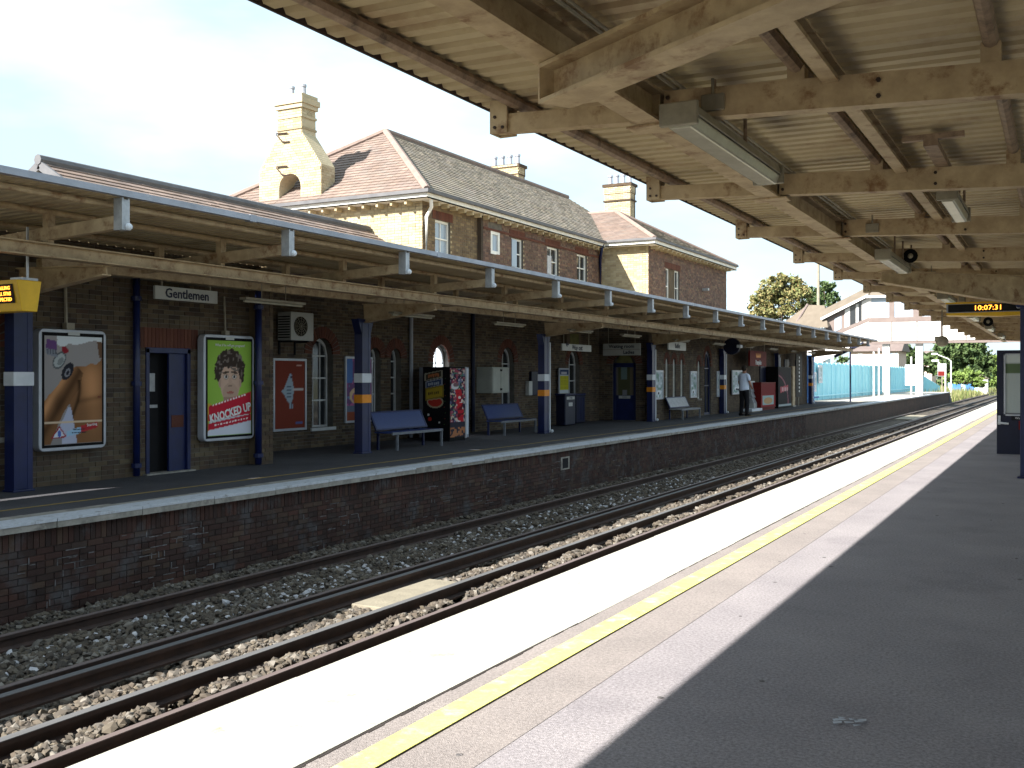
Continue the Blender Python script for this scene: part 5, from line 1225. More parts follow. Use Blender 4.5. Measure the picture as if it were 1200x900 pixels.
v2 = thing('snack_machine', 'narrow blue and white drinks machine squeezed behind the black vending machine', 'vending machine', (-13.9, yv1 + .1, 0)); ya = yv1 + .06; yb_ = ya + .75
MB().lbox(14.6, 13.55, ya, yb_, .02, vz + .0).build('cabinet', m_gut, v2, bevel=.01)
def vf2(U, V):
    im = np.zeros(U.shape + (3,)) + C(.08, .10, .14); n = vnoise(U, V, 3, 30, 4) * 2 - 1; im[n > .3] = C(.4, .42, .46); im[n < -.6] = C(.12, .04, .04); im[(V > .8) & (U > .15)] = C(.03, .12, .42); im[U > .85] = C(.55, .6, .68); return im
printed('front_print', vf2, v2, 'x', ya + .02, yb_ - .02, .1, vz - .03, -13.545, 24, 60)

# yellow timetable and bins
def tt(U, V):
    im = np.zeros(U.shape + (3,)) + C(.45, .5, .55); im[(V > .82)] = C(.03, .05, .12); im[(V > .30) & (V < .80)] = C(.42, .40, .03); im[(V > .3) & (V < .8) & (np.sin(V * 160) > .4) & (np.sin(U * 40) > -.6)] = C(.25, .24, .03); im[V < .12] = C(.12, .1, .06); im[(V > .84) & (V < .92) & (U > .2) & (U < .8)] = C(.4, .4, .45); return im
flatposter('yellow timetable sheet in a white frame beside the navy bins', 14.65, Yx(655.5, 14.65), Yx(667.5, 14.65), Zy(469, 14.65, 31), Zy(431.5, 14.65, 31), tt, fw=.05, cat='timetable', name='timetable_case')
for i, (x0, x1, lb) in enumerate(((662.5, 674.5, 'front navy litter bin with a white plate, under the yellow timetable'), (675.5, 686, 'rear navy litter bin, right of the bin with the white plate'))):
    Lq = 14.0 if i == 0 else 14.35; ya, yb_ = Yx(x0, Lq), Yx(x1, Lq); zt_ = Zy(463, Lq, (ya + yb_) / 2)
    b = thing('litter_bin', lb, 'bin', (-Lq - .15, (ya + yb_) / 2, 0), 'navy litter bins'); MB().lbox(Lq + .34, Lq, ya, yb_, .02, zt_).build('body', m_dblue, b, bevel=.03)
    MB().lbox(Lq + .36, Lq - .02, ya - .02, yb_ + .02, zt_, zt_ + .05).build('lid', m_blue, b, bevel=.015)
    if i == 0:
        MB().lbox(Lq, Lq - .012, ya + .1, yb_ - .1, zt_ - .14, zt_ - .05).build('plate', m_sign, b); text('LITTER', .07, m_text, b, (-Lq + .016, (ya + yb_) / 2, zt_ - .095), 'x')
        MB().lbox(Lq, Lq - .008, ya + .25, yb_ - .25, zt_ - .36, zt_ - .24).build('symbol', m_sign, b)
    else:
        r_ = MB(); [r_.lbox(Lq, Lq - .01, ya + .08 + k * .12, ya + .12 + k * .12, .1, zt_ - .08) for k in range(int((yb_ - ya - .1) / .12))]; r_.build('rib', m_blue, b)
# white framed posters on the cross wing
def pale(seed):
    def f(U, V):
        im = np.zeros(U.shape + (3,)) + C(.42, .48, .52); n = vnoise(U, V, 5, 9, seed) * 2 - 1; im[n > .3] = C(.2, .3, .26); im[n < -.5] = C(.62, .68, .74)
        im[ell(U, V, .5, .2, .3, .1) < 1] = C(.7, .72, .76); im[ell(U, V, .45, .17, .12, .05) < 1] = C(.05, .05, .07); return im
    return f
for i, (x0, x1, y0_, y1__, lb) in enumerate(((768, 777.5, 468, 434, 'pale poster in a white frame just right of the fourth navy column'), (809.5, 817, 466, 435, 'narrow pale poster in a white frame right of the three pointed windows'),
        (840.5, 843.5, 465, 435, 'sliver of a white framed poster just left of the fifth navy column'), (858.5, 870, 462, 434, 'white framed poster partly hidden by the man in the blue shirt'))):
    Lq = L2 - .06; ya, yb_ = Yx(x0, Lq), Yx(x1, Lq); ym = (ya + yb_) / 2
    flatposter(lb, Lq, ya, yb_, Zy(y0_, Lq, ym), Zy(y1__, Lq, ym), pale(i + 1), fw=.07, group='white framed posters', nx=20, nz=30)
# dark hanging tv/clock
yq = Yx(858, 12.0); s = thing('hanging_clock', 'dark hanging round clock above the man', 'clock', (-12.0, yq, 2.6))
zq = Zy(406, 12.0, yq); MB().tube([(-12.0, yq - .12, zq), (-12.0, yq + .12, zq)], .34, 18).build('drum', m_dblue, s, smooth=False); MB().tube([(-12.0, yq, zq + .3), (-12.0, yq, 3.45)], .025, 6).build('rod', m_body, s); MB().box(-11.75, -11.6, yq - .2, yq + .15, zq - .06, zq + .06).build('lamp_glass', m_wband, s)

# kiosk: red sign, red cases, newspaper stand, black curved machine
Lk = 12.3
ya, yb_ = Yx(879, Lk), Yx(898, Lk); ym = (ya + yb_) / 2
k_ = thing('kiosk_sign', 'dark red hanging sign reading Pumpkin with an orange crown shape', 'sign', (-Lk, ya, 2.4))
za_, zb_ = Zy(429, Lk, ym), Zy(411.5, Lk, ym); MB().lbox(Lk + .08, Lk, ya, yb_, za_, zb_).build('panel', m_red, k_)
text('Pumpkin', .30, m_wtext, k_, (-Lk + .008, ym, za_ + .16), 'x', bold=.006)
cw = MB()
for k in range(5): a = (k - 2) * .17; cw.prism([(ym + a - .09, zb_ - .25), (ym + a + .09, zb_ - .25), (ym + a * 1.25, zb_ - .08)], -Lk + .006, -Lk + .001, 'x')
cw.prism([(ym - .42, zb_ - .30), (ym + .42, zb_ - .30), (ym + .35, zb_ - .252), (ym - .35, zb_ - .252)], -Lk + .006, -Lk + .001, 'x'); cw.build('emblem', m_orange, k_)
MB().lbox(Lk + .05, Lk + .03, ya + .2, ya + .24, zb_, 3.5).lbox(Lk + .05, Lk + .03, yb_ - .24, yb_ - .2, zb_, 3.5).build('hanger', m_body, k_)
def redcase(U, V):
    im = np.zeros(U.shape + (3,)) + C(.25, .015, .02); im[(U > .1) & (U < .9) & (V > .08) & (V < .48)] = C(.3, .42, .42); im[ell(U, V, .5, .25, .32, .14) < 1] = C(.45, .28, .14); im[(V > .5)] = C(.16, .01, .012); return im
ya, yb_ = Yx(892, Lk), Yx(909, Lk); ym = (ya + yb_) / 2
flatposter('dark red advertising case with a food picture, right of the newspaper stand', Lk, ya, yb_, Zy(477.5, Lk, ym), Zy(448, Lk, ym), redcase, fw=.05, dep=.5, fm=m_red, cat='poster', name='advertising_case')
MB().lbox(Lk + .5, Lk + .05, ya, yb_, .002, Zy(477.5, Lk, ym)).build('plinth', m_red, bpy.data.objects['advertising_case'])
ya, yb_ = Yx(883.5, 12.5), Yx(889.5, 12.5); ym = (ya + yb_) / 2
n_ = thing('newspaper_stand', 'grey wire newspaper stand just right of the man', 'stand', (-12.6, ym, 0))
MB().lbox(12.85, 12.5, ya, yb_, .02, .35).build('base', m_sign, n_)
for k in range(4): MB().prism([(-12.5 - .06 * k, .35 + k * .26), (-12.78, .35 + k * .26), (-12.78, .60 + k * .26), (-12.62 - .03 * k, .60 + k * .26)], ya, yb_, 'y').build('rack', m_galv, n_)
b_ = thing('leaflet_tray', 'low white tray of papers on the ground right of the man', 'tray', (-12.0, Yx(886, 12.0), 0)); MB().lbox(12.35, 11.95, Yx(880, 12), Yx(892, 12), .05, .16).build('tray', m_wband, b_); MB().lbox(12.3, 12.0, Yx(881, 12), Yx(891, 12), .0, .05).build('foot', m_body, b_)
def blackm(U, V):
    im = np.zeros(U.shape + (3,)) + C(.012, .012, .015); r = np.sqrt(((U + .2) / 1.1) ** 2 + ((V - .1) / .85) ** 2); im[(np.abs(r - .85) < .02)] = C(.3, .1, .14); im[(np.abs(r - .95) < .03)] = C(.03, .01, .02)
    im[poly_mask(U, V, [(.15, .35), (.75, .42), (.75, .55), (.15, .5)])] = C(.42, .08, .10); im[(V > .38) & (V < .5) & (np.sin(U * 50) > .5) & (U > .2) & (U < .7)] = C(.6, .5, .5); im[V < .06] = C(.35, .4, .42); return im
ya, yb_ = Yx(912, 12.3), Yx(927.5, 12.3); ym = (ya + yb_) / 2
m2 = thing('drinks_machine', 'black drinks machine with a red curved design, near the far end of the canopy', 'vending machine', (-12.6, ym, 0))
zt_ = Zy(430, 12.3, ym); MB().lbox(12.9, 12.3, ya, yb_, .02, zt_).build('cabinet', m_black, m2, bevel=.02); printed('front_print', blackm, m2, 'x', ya + .05, yb_ - .05, .1, zt_ - .05, -12.295, 40, 50)
ya = Yx(930, 12.3); o = thing('white_post', 'bright white post right of the black drinks machine', 'post', (-12.4, ya, 0)); MB().lbox(12.5, 12.3, ya - .2, ya + .35, 0, zt_ + .05).build('post', m_cream, o); MB().lbox(12.55, 12.25, ya - .25, ya + .4, 0, .08).build('foot', m_cope, o)
ya = Yx(940.5, 12.2); t = thing('platform_banner', 'black vertical banner with a column of white marks at the end of the far canopy', 'banner', (-12.4, ya, 0)); MB().lbox(12.42, 12.38, ya - .7, ya + .7, .5, 2.8).build('panel', m_black, t)
mk = MB(); [mk.lbox(12.378, 12.37, ya - .1, ya + .1, .75 + .2 * k, .86 + .2 * k) for k in range(10)]; mk.build('mark', m_wtext, t); MB().lbox(12.44, 12.40, ya - .04, ya + .04, 0, .5).build('post', m_body, t)
# vending machine area notices on blue hoarding
for i, (x0, x1, y0_, y1__, lb) in enumerate(((953.5, 957, 459, 436, 'small pale notice at the near end of the blue hoarding'), (959.5, 964, 449, 428, 'tall white notice on the blue hoarding beyond the canopy'))):
    Lq = 14.2; ya, yb_ = Yx(x0, Lq), Yx(x1, Lq); ym = (ya + yb_) / 2; flatposter(lb, Lq, ya, yb_, Zy(y0_, Lq, ym), Zy(y1__, Lq, ym), pale(i + 3), fw=.15, nx=12, nz=20, name='notice')

# ================================================================== PERSON
def skinned(name, pts, edges, radii, m, parent, root=0, sub=2):
    O = off(parent); me = bpy.data.meshes.new(name); me.from_pydata([tuple(Vector(p) - O) for p in pts], edges, []); me.update()
    o = bpy.data.objects.new(name, me); COL.objects.link(o); o.parent = parent
    sk = o.modifiers.new('skin', 'SKIN'); sk.use_smooth_shade = True; o.modifiers.new('sub', 'SUBSURF').levels = sub; o.modifiers['sub'].render_levels = sub
    if not me.skin_vertices: me.attributes
    bpy.context.view_layer.objects.active = o
    if not me.skin_vertices:
        bpy.ops.object.select_all(action='DESELECT'); o.select_set(True)
        bpy.ops.mesh.customdata_skin_add()
    for i, r in enumerate(radii): me.skin_vertices[0].data[i].radius = r if isinstance(r, tuple) else (r, r)
    for i in range(len(radii)): me.skin_vertices[0].data[i].use_root = (i == root)
    me.materials.append(m); return o
def person():
    Lp_, Yp = 11.3, Yx(872, 11.3); K = (Zy(427.5, Lp_, Yp) - .0) / 1.80
    T = thing('person', 'man in a pale blue short sleeved shirt and black trousers standing, seen from behind', 'person', (-Lp_, Yp, 0.002))
    a = R(24); ca, sa = math.cos(a), math.sin(a)             # he looks towards the kiosk: forward = +Y turned a little
    def P(x, y, z): x *= K; y *= K; return (-Lp_ + x * ca + y * sa, Yp - x * sa + y * ca, .002 + z * K)
    body_pts = [P(0, 0, .95), P(0, 0, 1.15), P(0, -.01, 1.34), P(0, 0, 1.47), P(0, .01, 1.54), P(0, .02, 1.62), P(0, .02, 1.70),      # 0 pelvis..6 crown
                P(-.17, 0, 1.42), P(-.225, .0, 1.16), P(-.20, .12, .96), P(-.18, .17, .90),                       # left arm 7-10
                P(.17, 0, 1.42), P(.235, .01, 1.17), P(.20, .15, 1.02), P(.17, .21, .99),                         # right arm 11-14
                P(-.09, 0, .90), P(-.115, .02, .49), P(-.125, -.02, .09), P(-.13, .11, .035),                           # legs 15-18
                P(.09, 0, .90), P(.12, .02, .49), P(.13, -.01, .09), P(.14, .12, .035)]
    E = [(0, 1), (1, 2), (2, 3), (3, 4), (4, 5), (5, 6), (3, 7), (7, 8), (8, 9), (9, 10), (3, 11), (11, 12), (12, 13), (13, 14), (0, 15), (15, 16), (16, 17), (17, 18), (0, 19), (19, 20), (20, 21), (21, 22)]
    rd = [(.12, .085), (.125, .09), (.15, .10), (.08, .07), (.052, .052), (.082, .095), (.07, .08), .058, .043, .032, .03, .058, .043, .032, .03, .082, .056, .04, (.045, .03), .082, .056, .04, (.045, .03)]
    rd[15] = rd[19] = .07; rd = [tuple(q * K for q in (r if isinstance(r, tuple) else (r, r))) for r in rd]
    skinned('body', body_pts, E, rd, m_skin, T)
    s = [P(0, 0, .80), P(0, 0, 1.15), P(0, -.01, 1.34), P(0, 0, 1.46), P(-.18, 0, 1.42), P(-.215, .0, 1.22), P(.18, 0, 1.42), P(.225, .0, 1.22)]
    skinned('shirt', s, [(0, 1), (1, 2), (2, 3), (3, 4), (4, 5), (3, 6), (6, 7)], [tuple(q * K for q in r) for r in ((.205, .16), (.185, .14), (.185, .135), (.085, .078), (.075, .075), (.066, .07), (.075, .075), (.066, .07))], m_shirt, T)
    t = [P(0, 0, 1.03), P(-.09, 0, .86), P(-.115, .02, .49), P(-.125, -.015, .06), P(.09, 0, .86), P(.12, .02, .49), P(.13, -.005, .06)]
    skinned('trousers', t, [(0, 1), (1, 2), (2, 3), (0, 4), (4, 5), (5, 6)], [tuple(q * K for q in r) for r in ((.185, .135), (.108, .112), (.082, .085), (.068, .075), (.105, .11), (.082, .085), (.068, .075))], m_trou, T)
    h = MB(); c = P(0, .005, 1.675); h.sphere(c, .112 * K, 12, 9, (.86, 1.0, 1.05)); h.build('hair', m_hair, T, smooth=True)
    for sx in (-1, 1):
        f = MB(); p = P(.135 * sx, .05, .045); q = P(.135 * sx, -.06, .05); r = P(.14 * sx, .17, .035)
        f.tube([q, p, r], .062 * K, 8, r2=.045 * K); f.build('shoe', m_black, T, smooth=True)
        c = P(.088 * sx, .03, 1.645); MB().sphere(c, .022 * K, 6, 5).build('ear', m_skin, T, smooth=True)
    # hands with fingers
    for (w, d) in ((P(-.18, .17, .90), (-.0, .04, -.05)), (P(.17, .21, .99), (0, .05, -.02))):
        w = Vector(w); d = Vector(d) * K
        pts = [w, w + d * .9]; eds = [(0, 1)]; rr = [(.034 * K, .024 * K), (.040 * K, .020 * K)]
        side = Vector((ca, -sa, 0))
        for k in range(4):
            b = w + d * .9 + side * (k - 1.5) * .020 * K; i = len(pts); ln = (.75, .85, .8, .6)[k]
            pts += [b + d * .6 * ln, b + d * 1.0 * ln + Vector((0, 0, -.022 * K))]; eds += [(1, i), (i, i + 1)]; rr += [(.010 * K, .010 * K)] * 2
        i = len(pts); pts += [w + d * .5 + side * .045 * K]; eds += [(0, i)]; rr += [(.011 * K, .011 * K)]
        skinned('hand', pts, eds, rr, m_skin, T, sub=1)
person()

# ================================================================== BEYOND THE PLATFORMS
# blue hoarding
def boards(label, name, Lf, x0, x1, z0, ztop, m, w=1.1, ax='y'):
    t = thing(name, label, 'fence', (-Lf, x0, z0)); y = x0; k = 0
    n = int((x1 - x0) / w)
    for k in range(n):
        y = x0 + k * w; zt = ztop(y) if callable(ztop) else ztop; o_ = random.uniform(-.015, .015)
        pf = []
        b = MB(); b.lbox(Lf + .04 + o_, Lf + o_, y + .02, y + w - .02, z0, zt)
        for j in range(1, 4): b.lbox(Lf + o_ + .0, Lf - .03 + o_, y + w * j / 4 - .03, y + w * j / 4 + .03, z0 + .05, zt - .03)
        b.build('fence_board', m, t)
        MB().lbox(Lf + .02, Lf - .07, y - .045, y + .045, z0, zt + .02).build('fence_post', m, t)
    MB().lbox(Lf - .02, Lf - .06, x0, x1, z0 + .25, z0 + .35).build('rail', m, t)
    return t
boards('pale blue boarded hoarding along the back of the sunlit platform end', 'hoarding', 14.4, 66.5, 118, -.02, 2.55, m_fence, 1.6)
boards('dark shaded blue hoarding just beyond the end of the brick range', 'hoarding', 13.6, 56.0, 66.2, -.02, 2.9, m_fence2, 1.3)  # canopy shade is put into this darker blue
boards('sloping end of the pale blue hoarding going down beside the tracks', 'hoarding', 14.4, 118.3, 150, -1.28, lambda y: 2.5 - (y - 118) * .075, m_fence, 1.8)
fb = thing('blue_board_fence', 'mid blue board fence across the waste ground behind the platform ramp', 'fence', (-12, 170, -1.3))
for k in range(9):
    xx = -Lx(1111, 170) + k * .62
    if k < 7: MB().box(xx, xx + .58, 170, 170.06, -1.3, 1.0).build('fence_board', m_fence2 if k % 3 else m_fence, fb)
dn = MB().lbox(13.63, 13.2, 64, 64.1, 0, 2.2)
# end of the station: lean-to canopy brace and drainpipe
pp = thing('post', 'thin dark post at the open end of the far canopy', 'post', (-11.2, 66, 0)); yy = 66; La = Lx(996.5, yy)
MB().tube([(-La, yy, 0), (-La, yy, Zy(398, La, yy))], .05, 8).build('pole', m_dblue, pp)
br_ = thing('roof_brace', 'bright sloping roof brace seen through the end of the far canopy', 'brace', (-12, 64, 3)); 
MB().bar((-Lx(978, 64), 64, Zy(418, Lx(978, 64), 64)), (-Lx(1012, 64), 64, Zy(402, Lx(1012, 64), 64)), .3, .16).build('brace', m_dblue, br_)

# footbridge
YB = 90.0
def bp(x, y, Y=YB): L = Lx(x, Y); return (-L, Zy(y, L, Y))
fbg = thing('footbridge', 'covered footbridge with white panels and a band of windows crossing the tracks', 'footbridge', (-12, YB, 0))
xR = 9.0; xK = bp(1018, 400)[0]; zb0, zp, zw, ze = bp(1060, 402)[1], bp(1060, 377)[1], bp(1060, 371.5)[1], bp(1030, 347.5)[1]
MB().box(xK, xR, YB, YB + 2.2, zb0, zb0 + .18).build('deck', m_brown, fbg)
MB().box(xK - .1, xR, YB - .02, YB - .003, zb0 - .05, zb0 + .14).build('lower_girder', m_brown, fbg)
n = 0; x = xK; xs = [bp(q, 390)[0] for q in (1018, 1045, 1074.5, 1103, 1132, 1161)] + [xR]
for a, b in zip(xs[:-1], xs[1:]):
    MB().box(a + .05, b - .05, YB, YB + .08, zb0 + .14, zp).build('side_panel', m_bridge, fbg)
    MB().box(b - .05, b + .05, YB - .04, YB + .12, zb0 + .1, zp).build('panel_post', m_brown, fbg)
MB().box(xK, xR, YB - .03, YB + .1, zp, zw).build('middle_rail', m_brown, fbg)
ws = [bp(q, 360)[0] for q in (1018, 1021, 1042, 1048, 1070, 1080, 1096, 1106, 1130)]
for i in range(0, 8, 2): MB().box(ws[i], ws[i + 1], YB - .02, YB + .1, zw, ze).build('window_post', m_brown if i else m_bridge, fbg)
for i in range(1, 8, 2): MB().box(ws[i], ws[i + 1], YB + .03, YB + .05, zw, ze).build('window', m_glassb, fbg)
MB().box(xK, xR, YB + 2.1, YB + 2.2, zb0, zw).box(ws[-1], xR, YB, YB + .1, zw, ze).build('rear_wall', m_bridge, fbg)
MB().prism([(YB - .4, ze), (YB + 2.6, ze), (YB + 1.1, ze + .95)], xK - .3, xR, 'x').build('roof', m_broof, fbg)
MB().box(xK - .2, xR, YB - .42, YB - .38, ze - .12, ze + .08).build('roof_edge', m_bridge, fbg)
# stair flight sloping down to the left
sx0, sz0 = bp(966.7, 371.7); sx1, sz1 = bp(1018, 346.5)
def slab(mb, pts_px, y0, y1): mb.prism([bp(*p) for p in pts_px], y0, y1, 'y')
s = MB(); slab(s, [(1018, 376.5), (1018, 401), (1012, 401), (948, 431), (945, 412), (988, 389.5)], YB, YB + .08); s.build('stair_panel', m_bridge, fbg)
s = MB(); slab(s, [(1018, 372), (1018, 376.5), (988, 389.5), (950, 408), (950, 403.5), (988, 385)], YB - .03, YB + .1); s.build('stair_rail', m_brown, fbg)
s = MB(); slab(s, [(1016, 350), (1018, 350), (1018, 372), (1010, 375.5), (1010, 353)], YB - .02, YB + .1); s.build('window_post', m_bridge, fbg)
s = MB(); slab(s, [(1010, 353), (1010, 375.5), (996, 382), (996, 360)], YB + .02, YB + .05); s.build('window', m_glass, fbg)
s = MB(); slab(s, [(1003, 357), (1006, 355.5), (1006, 377), (1003, 378.5)], YB - .02, YB + .1); s.build('window_post', m_bridge, fbg)
s = MB(); slab(s, [(996, 360), (996, 382), (990, 385), (990, 363)], YB - .02, YB + .1); s.build('window_post', m_bridge, fbg)
s = MB(); slab(s, [(990, 363), (990, 385), (968, 396), (968, 374)], YB + .02, YB + .05); s.build('wall_panel', m_brown, fbg)
s = MB(); slab(s, [(986, 370), (986, 385), (978, 389), (978, 374)], YB - .01, YB + .06); s.build('window', m_glassb, fbg)
rf = MB()
a, b, = bp(963, 374), bp(1018.5, 346); dz = .95
rf.add([(a[0], YB - .4, a[1]), (b[0], YB - .4, b[1]), (b[0], YB + 1.1, b[1] + dz), (a[0], YB + 1.1, a[1] + dz), (a[0], YB + 2.6, a[1]), (b[0], YB + 2.6, b[1])], [(0, 1, 2, 3), (3, 2, 5, 4), (0, 3, 4), (0, 4, 5, 1)]); rf.build('stair_roof', m_broof, fbg)
e = MB(); e.bar((a[0], YB - .42, a[1] - .02), (b[0], YB - .42, b[1] - .02), .06, .2); e.build('roof_edge', m_bridge, fbg)
# stair foot house with hipped roof
q0, q1, q2, q3, q4 = bp(912, 386), bp(929, 379), bp(940, 356), bp(966, 368), bp(960, 387)
h = MB(); y0, y1_ = YB - 6, YB + 3
zE = bp(940, 385)[1]; zT = bp(940, 356)[1]; xl, xm, xr = bp(908, 385)[0], bp(942, 356)[0], bp(966, 385)[0]; xt = bp(962, 362)[0]
h.add([(xl, y0 + 6, zE), (xr + .5, y0 + 5.0, zE), (xr + .6, y1_, zE + 1), (xl, y1_, zE), (xm, y0 + 7.5, zT), (xt, y0 + 7.5, zT - .1)], [(0, 1, 5, 4), (1, 2, 5), (2, 3, 4, 5), (3, 0, 4)]); h.build('landing_roof', m_broof, fbg)
MB().tube([(xm, y0 + 7.5, zT + .05), (bp(929, 385)[0], y0 + 6, zE)], .10, 6).build('hip_trim', m_brown, fbg)
MB().box(xl + .4, xr, YB + .4, y1_ - .4, 0, zE).build('landing_wall', m_bridge, fbg)
for x, yb_, w in ((1037.5, 462, 1.0), (1076.5, 457, 1.0)):
    X = bp(x, 450)[0]; MB().box(X - .28, X + .28, YB + .3, YB + .8, -.01 if x < 1050 else -1.3, zb0).build('bridge_pier', m_bridge, fbg)
for x, zt_ in ((1024, 412), (1030, 408), (1068, 418)):
    q = thing('lamp_post' if x < 1060 else 'relay_cabinet_post', {1024: 'thin white post left of the first bridge pier', 1030: 'second thin white post close to the first bridge pier', 1068: 'white sign post between the two bridge piers'}[x], 'post', (bp(x, 440, 84)[0], 84, 0))
    X, Zt = bp(x, zt_, 84); MB().tube([(X, 84, 0), (X, 84, Zt)], .07, 8).build('pole', m_bridge, q)
    if x > 1060: MB().box(X - .45, X + .75, 83.95, 84.0, .9, 2.5).build('board', m_wband, q)
# mast
X, Zt = bp(959, 300, 105); q = thing('mast', 'tall thin grey mast rising behind the footbridge roof', 'mast', (X, 105, -1.3)); MB().tube([(X, 105, -1.3), (X, 105, Zt + 1)], .22, 8, r2=.12).build('pole', m_body, q)
# lamp with arm, hooded signal
def streetlamp(x, ytop, xarm, Y, label):
    X, Zt = bp(x, ytop, Y); q = thing('street_lamp', label, 'street lamp', (X, Y, -1.3)); Xa, Za = bp(xarm, ytop - 5, Y)
    MB().tube([(X, Y, -1.3), (X, Y, Zt - .3), (X - .4, Y, Zt), (Xa, Y, Za)], .09, 8, r2=.05).build('pole', m_bridge, q); MB().box(Xa - .5, Xa + .2, Y - .15, Y + .15, Za - .08, Za + .12).build('lantern', m_wband, q, bevel=.04)
streetlamp(1114.5, 420, 1097, 130, 'white street lamp with a long arm to the left, beyond the bridge')
streetlamp(1092 + 16, 428, 1098, 115, 'smaller white lamp just left of the long armed street lamp')
X, Z_ = bp(1104, 434, 120); q = thing('line_side_sign', 'grey sign board with a red lower edge on a post beyond the hoarding', 'sign', (X, 120, -1.3))
MB().tube([(X, 120, -1.3), (X, 120, Z_ - .6)], .06, 6).build('pole', m_body, q); MB().box(X - .45, X + .45, 119.9, 119.95, Z_ - .65, Z_ + .75).build('board', m_galv, q); MB().box(X - .4, X + .4, 119.88, 119.895, Z_ - .6, Z_ - .1).build('red_mark', m_red, q)
X, Z_ = bp(1150, 444, 175); q = thing('white_hut', 'tiny white lineside hut under the trees at the end of the line', 'hut', (X, 175, -1.3)); MB().box(X - .9, X + .9, 175, 177, -1.3, Z_).build('wall', m_white, q); MB().prism([(X - 1.1, Z_), (X + 1.1, Z_), (X, Z_ + .7)], 174.8, 177.2, 'y').build('roof', m_broof, q); MB().box(X - .35, X + .35, 174.97, 174.995, -.2, .9).build('window', m_glass, q)
# house behind the hoarding
def house(label, x0, x1, ytop, yroof, Y, wins):
    Xa, Ze_ = bp(x0, ytop, Y); Xb, Zr_ = bp(x1, yroof, Y); q = thing('house', label, 'house', (Xa, Y, -1.3)); MB().box(Xa, Xb, Y, Y + 8, -1.3, Ze_).build('wall', m_house, q)
    MB().prism([(Y - .5, Ze_), (Y + 8.5, Ze_), (Y + 4, Zr_ + 1.2)], Xa - .5, Xb + .5, 'x').build('roof', m_brown, q)
    for (wx0, wx1, wy0, wy1) in wins:
        a = bp(wx0, wy1, Y); b = bp(wx1, wy0, Y); f = MB().box(a[0] - .08, b[0] + .08, Y - .04, Y - .01, a[1] - .08, b[1] + .08).build('window', m_white, q); MB().box(a[0], b[0], Y - .06, Y - .045, a[1], b[1]).build('pane', m_glassb, f)
house('pinkish house with dark eaves just above the hoarding, left of the bridge pier', 996, 1053, 412, 404, 150, [(1006, 1010, 415, 420), (1042, 1046, 414, 425), (1048, 1052, 414, 425)])
house('tiny pink roofed house between the trees above the hoarding', 1083, 1092, 421, 417, 230, [(1086, 1088, 423, 425)])

# trees, hedge and ground cover: leaf clumps spread through the crown
def leaves(name, parent, blobs, n, size, m, kind=None, gap=.35):
    """blobs: (centre, radii, weight); small leaves sit in tufts spread unevenly through the crown, with gaps between"""
    O = np.array(off(parent)); w = np.array([b[2] for b in blobs], float); w /= w.sum(); P = []
    for b, k in zip(blobs, (w * n).astype(int)):
        nc = max(8, k // 38); d = rng.normal(size=(nc, 3)); d /= np.linalg.norm(d, axis=1)[:, None]; cc = d * rng.uniform(.2, 1.0, (nc, 1)) ** .5 * rng.uniform(.75, 1.22, (nc, 1))
        keep = np.sin(cc[:, 0] * 5.1 + b[0][0]) + np.sin(cc[:, 2] * 6.3 + b[0][2] * 3) + np.sin(cc[:, 1] * 4.7) + rng.normal(0, .5, nc) > -1.6 + gap * 2; cc = cc[keep] if keep.sum() > 4 else cc; nc = len(cc)
        j = rng.integers(0, nc, k); q = cc[j] + rng.normal(0, .085, (k, 3)) * (.5 + 1.3 * rng.random((nc, 1))[j]); P.append(np.array(b[0]) + q * np.array(b[1]))
    P = np.concatenate(P); k = len(P); a = rng.normal(size=(k, 3)); a /= np.linalg.norm(a, axis=1)[:, None]; b_ = np.cross(a, rng.normal(size=(k, 3))); b_ /= np.linalg.norm(b_, axis=1)[:, None]
    s = size * rng.uniform(.6, 1.4, (k, 1)); V = np.stack([P - a * s, P + b_ * s * .6, P + a * s, P - b_ * s * .6], 1).reshape(-1, 3) - O
    F = np.arange(4 * k).reshape(-1, 4); return raw_mesh(name, V, F, 4, m, parent=parent, kind=kind)
def tree(label, base, blobs, n, size, m, tr=.25, name='tree'):
    t = thing(name, label, 'tree', base); B = Vector(base); tk = MB(); top = Vector(max(blobs, key=lambda b: b[0][2])[0])
    mid = B.lerp(top, .45) + Vector((random.uniform(-.3, .3), 0, 0)); tk.tube([B, B.lerp(mid, .5), mid, top], tr, 8, r2=tr * .25)
    tk.build('trunk', m_bark, t, smooth=True)
    for b in blobs: MB().tube([mid.lerp(B, .15), (mid + Vector(b[0])) / 2 + Vector((0, 0, .3)), Vector(b[0])], tr * .4, 6, r2=tr * .08).build('limb', m_bark, t)
    leaves('crown', t, blobs, n, size, m); return t
def BL(x, y, Y, rx, ry, w=1): X, Z = bp(x, y, Y); s = (Lx(x, Y) * ST + Y * CT) / FPX; return ((X, Y, Z), (rx * s, (rx + ry) * s / 2, ry * s), w)
Yt = 118
tree('bushy autumn tree turning yellow behind the far canopy, left of the mast', (bp(918, 400, Yt)[0], Yt, -1.3), [BL(912, 338, Yt, 24, 17, 3), BL(893, 356, Yt, 15, 16, 1.5), BL(928, 350, Yt, 22, 20, 3), BL(905, 362, Yt, 22, 15, 2), BL(935, 340, Yt, 12, 12, 1), BL(900, 343, Yt, 9, 8, .6), BL(918, 329, Yt, 9, 7, .6), BL(884, 366, Yt, 8, 9, .5)], 15000, .17, m_leafa)
Yt = 126
tree('thinner green tree behind the mast and the footbridge roof', (bp(965, 400, Yt)[0], Yt, -1.3), [BL(966, 340, Yt, 12, 10, 1.2), BL(976, 350, Yt, 9, 10, 1), BL(958, 352, Yt, 13, 12, 1.2), BL(950, 344, Yt, 8, 9, .6)], 5200, .18, m_leafd)
Yt = 185
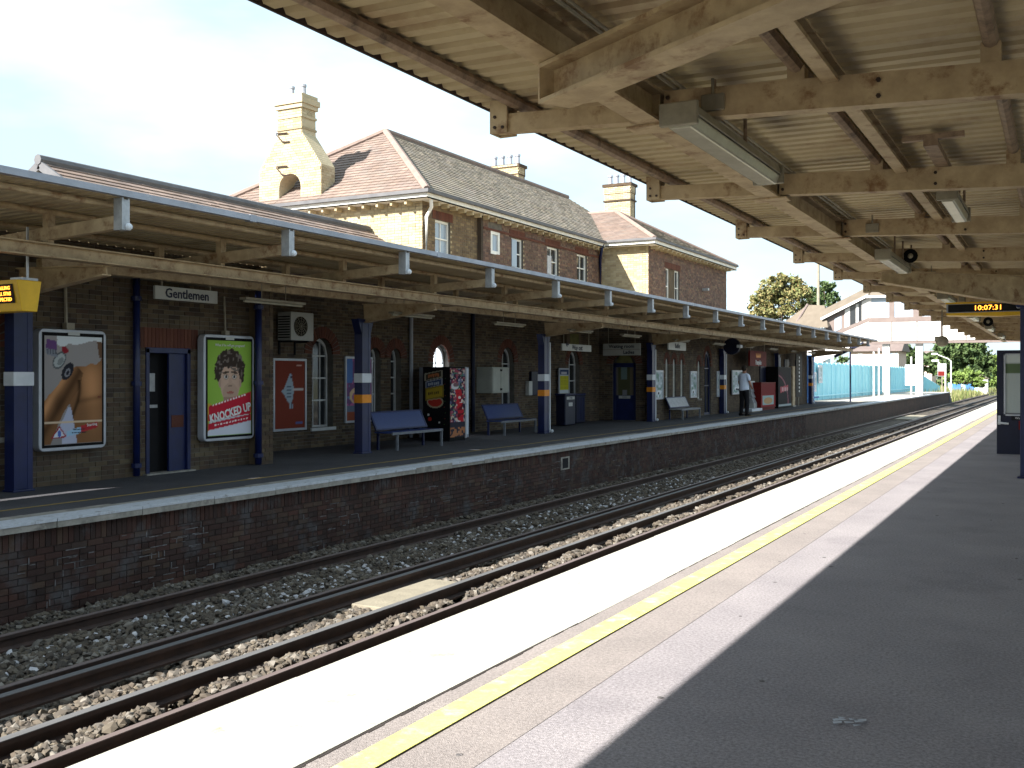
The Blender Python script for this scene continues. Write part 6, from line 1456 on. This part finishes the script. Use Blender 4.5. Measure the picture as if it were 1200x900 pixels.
tree('large dark green tree filling the gap under the footbridge at right', (bp(1128, 452, Yt)[0], Yt, -1.3), [BL(1118, 416, Yt, 26, 18, 3), BL(1138, 408, Yt, 20, 16, 2), BL(1106, 426, Yt, 22, 14, 2), BL(1140, 428, Yt, 22, 16, 2), BL(1128, 402, Yt, 18, 10, 1)], 17000, .34, m_leafd)
tree('green tree left of the big dark one, behind the second bridge pier', (bp(1064, 448, 190)[0], 190, -1.3), [BL(1060, 416, 190, 16, 14, 2), BL(1072, 424, 190, 16, 12, 2), BL(1050, 424, 190, 12, 10, 1), BL(1088, 426, 190, 14, 11, 1.5)], 9000, .32, m_leafd)
tree('bright green tree at the end of the line beside the blue door', (bp(1152, 452, 200)[0], 200, -1.3), [BL(1155, 436, 200, 16, 14, 2), BL(1146, 440, 200, 14, 10, 1.5), BL(1166, 430, 200, 12, 14, 1), BL(1162, 444, 200, 18, 10, 1)], 8000, .30, m_leafl)
tree('low light green bush just right of the mid blue board fence', (bp(1126, 455, 160)[0], 160, -1.3), [BL(1120, 444, 165, 14, 7, 1.5), BL(1134, 441, 165, 14, 8, 1.5), BL(1145, 447, 165, 10, 6, 1)], 6000, .22, m_leafl, tr=.12, name='bush')
h = leaves('distant_hedge', None, [((x, 260 + 10 * math.sin(x), 1.5), (9, 4, 3.6 + 1.4 * math.sin(x * .7)), 1) for x in range(-70, 60, 9)], 16000, .45, m_leafd, kind='stuff'); tag(h, 'continuous dark hedge and far trees closing the view beyond the line', 'hedge')
# rough grass past the ramp
def grass(name, n, L0, L1, Y0, Y1, h0, m, label, z=-1.29):
    L = rng.uniform(L0, L1, n); Y = rng.uniform(Y0, Y1, n); hh = h0 * rng.uniform(.4, 1.4, n) * (.4 + 1.2 * (np.sin(L * 1.7 + Y * .6) * .5 + .5)); a = rng.uniform(0, 6.28, n); w = .05 + .04 * rng.random(n)
    dx, dy = np.cos(a) * w, np.sin(a) * w; lx, ly = rng.normal(0, .15, n) * hh, rng.normal(0, .15, n) * hh; zz = np.full(n, z)
    V = np.stack([np.stack([-L - dx, Y - dy, zz], -1), np.stack([-L + dx, Y + dy, zz], -1), np.stack([-L + lx, Y + ly, zz + hh], -1)], 1).reshape(-1, 3)
    o = raw_mesh(name, V, np.arange(3 * n).reshape(-1, 3), 3, m, kind='stuff'); tag(o, label, 'grass')
grass('rough_grass', 14000, 10, 26, 116, 168, .75, m_grass, 'tall rough grass and weeds on the waste ground past the platform ramp')
grass('rough_grass', 9000, -6, 30, 150, 300, .5, m_grass, 'sparse grass along the line in the far distance')
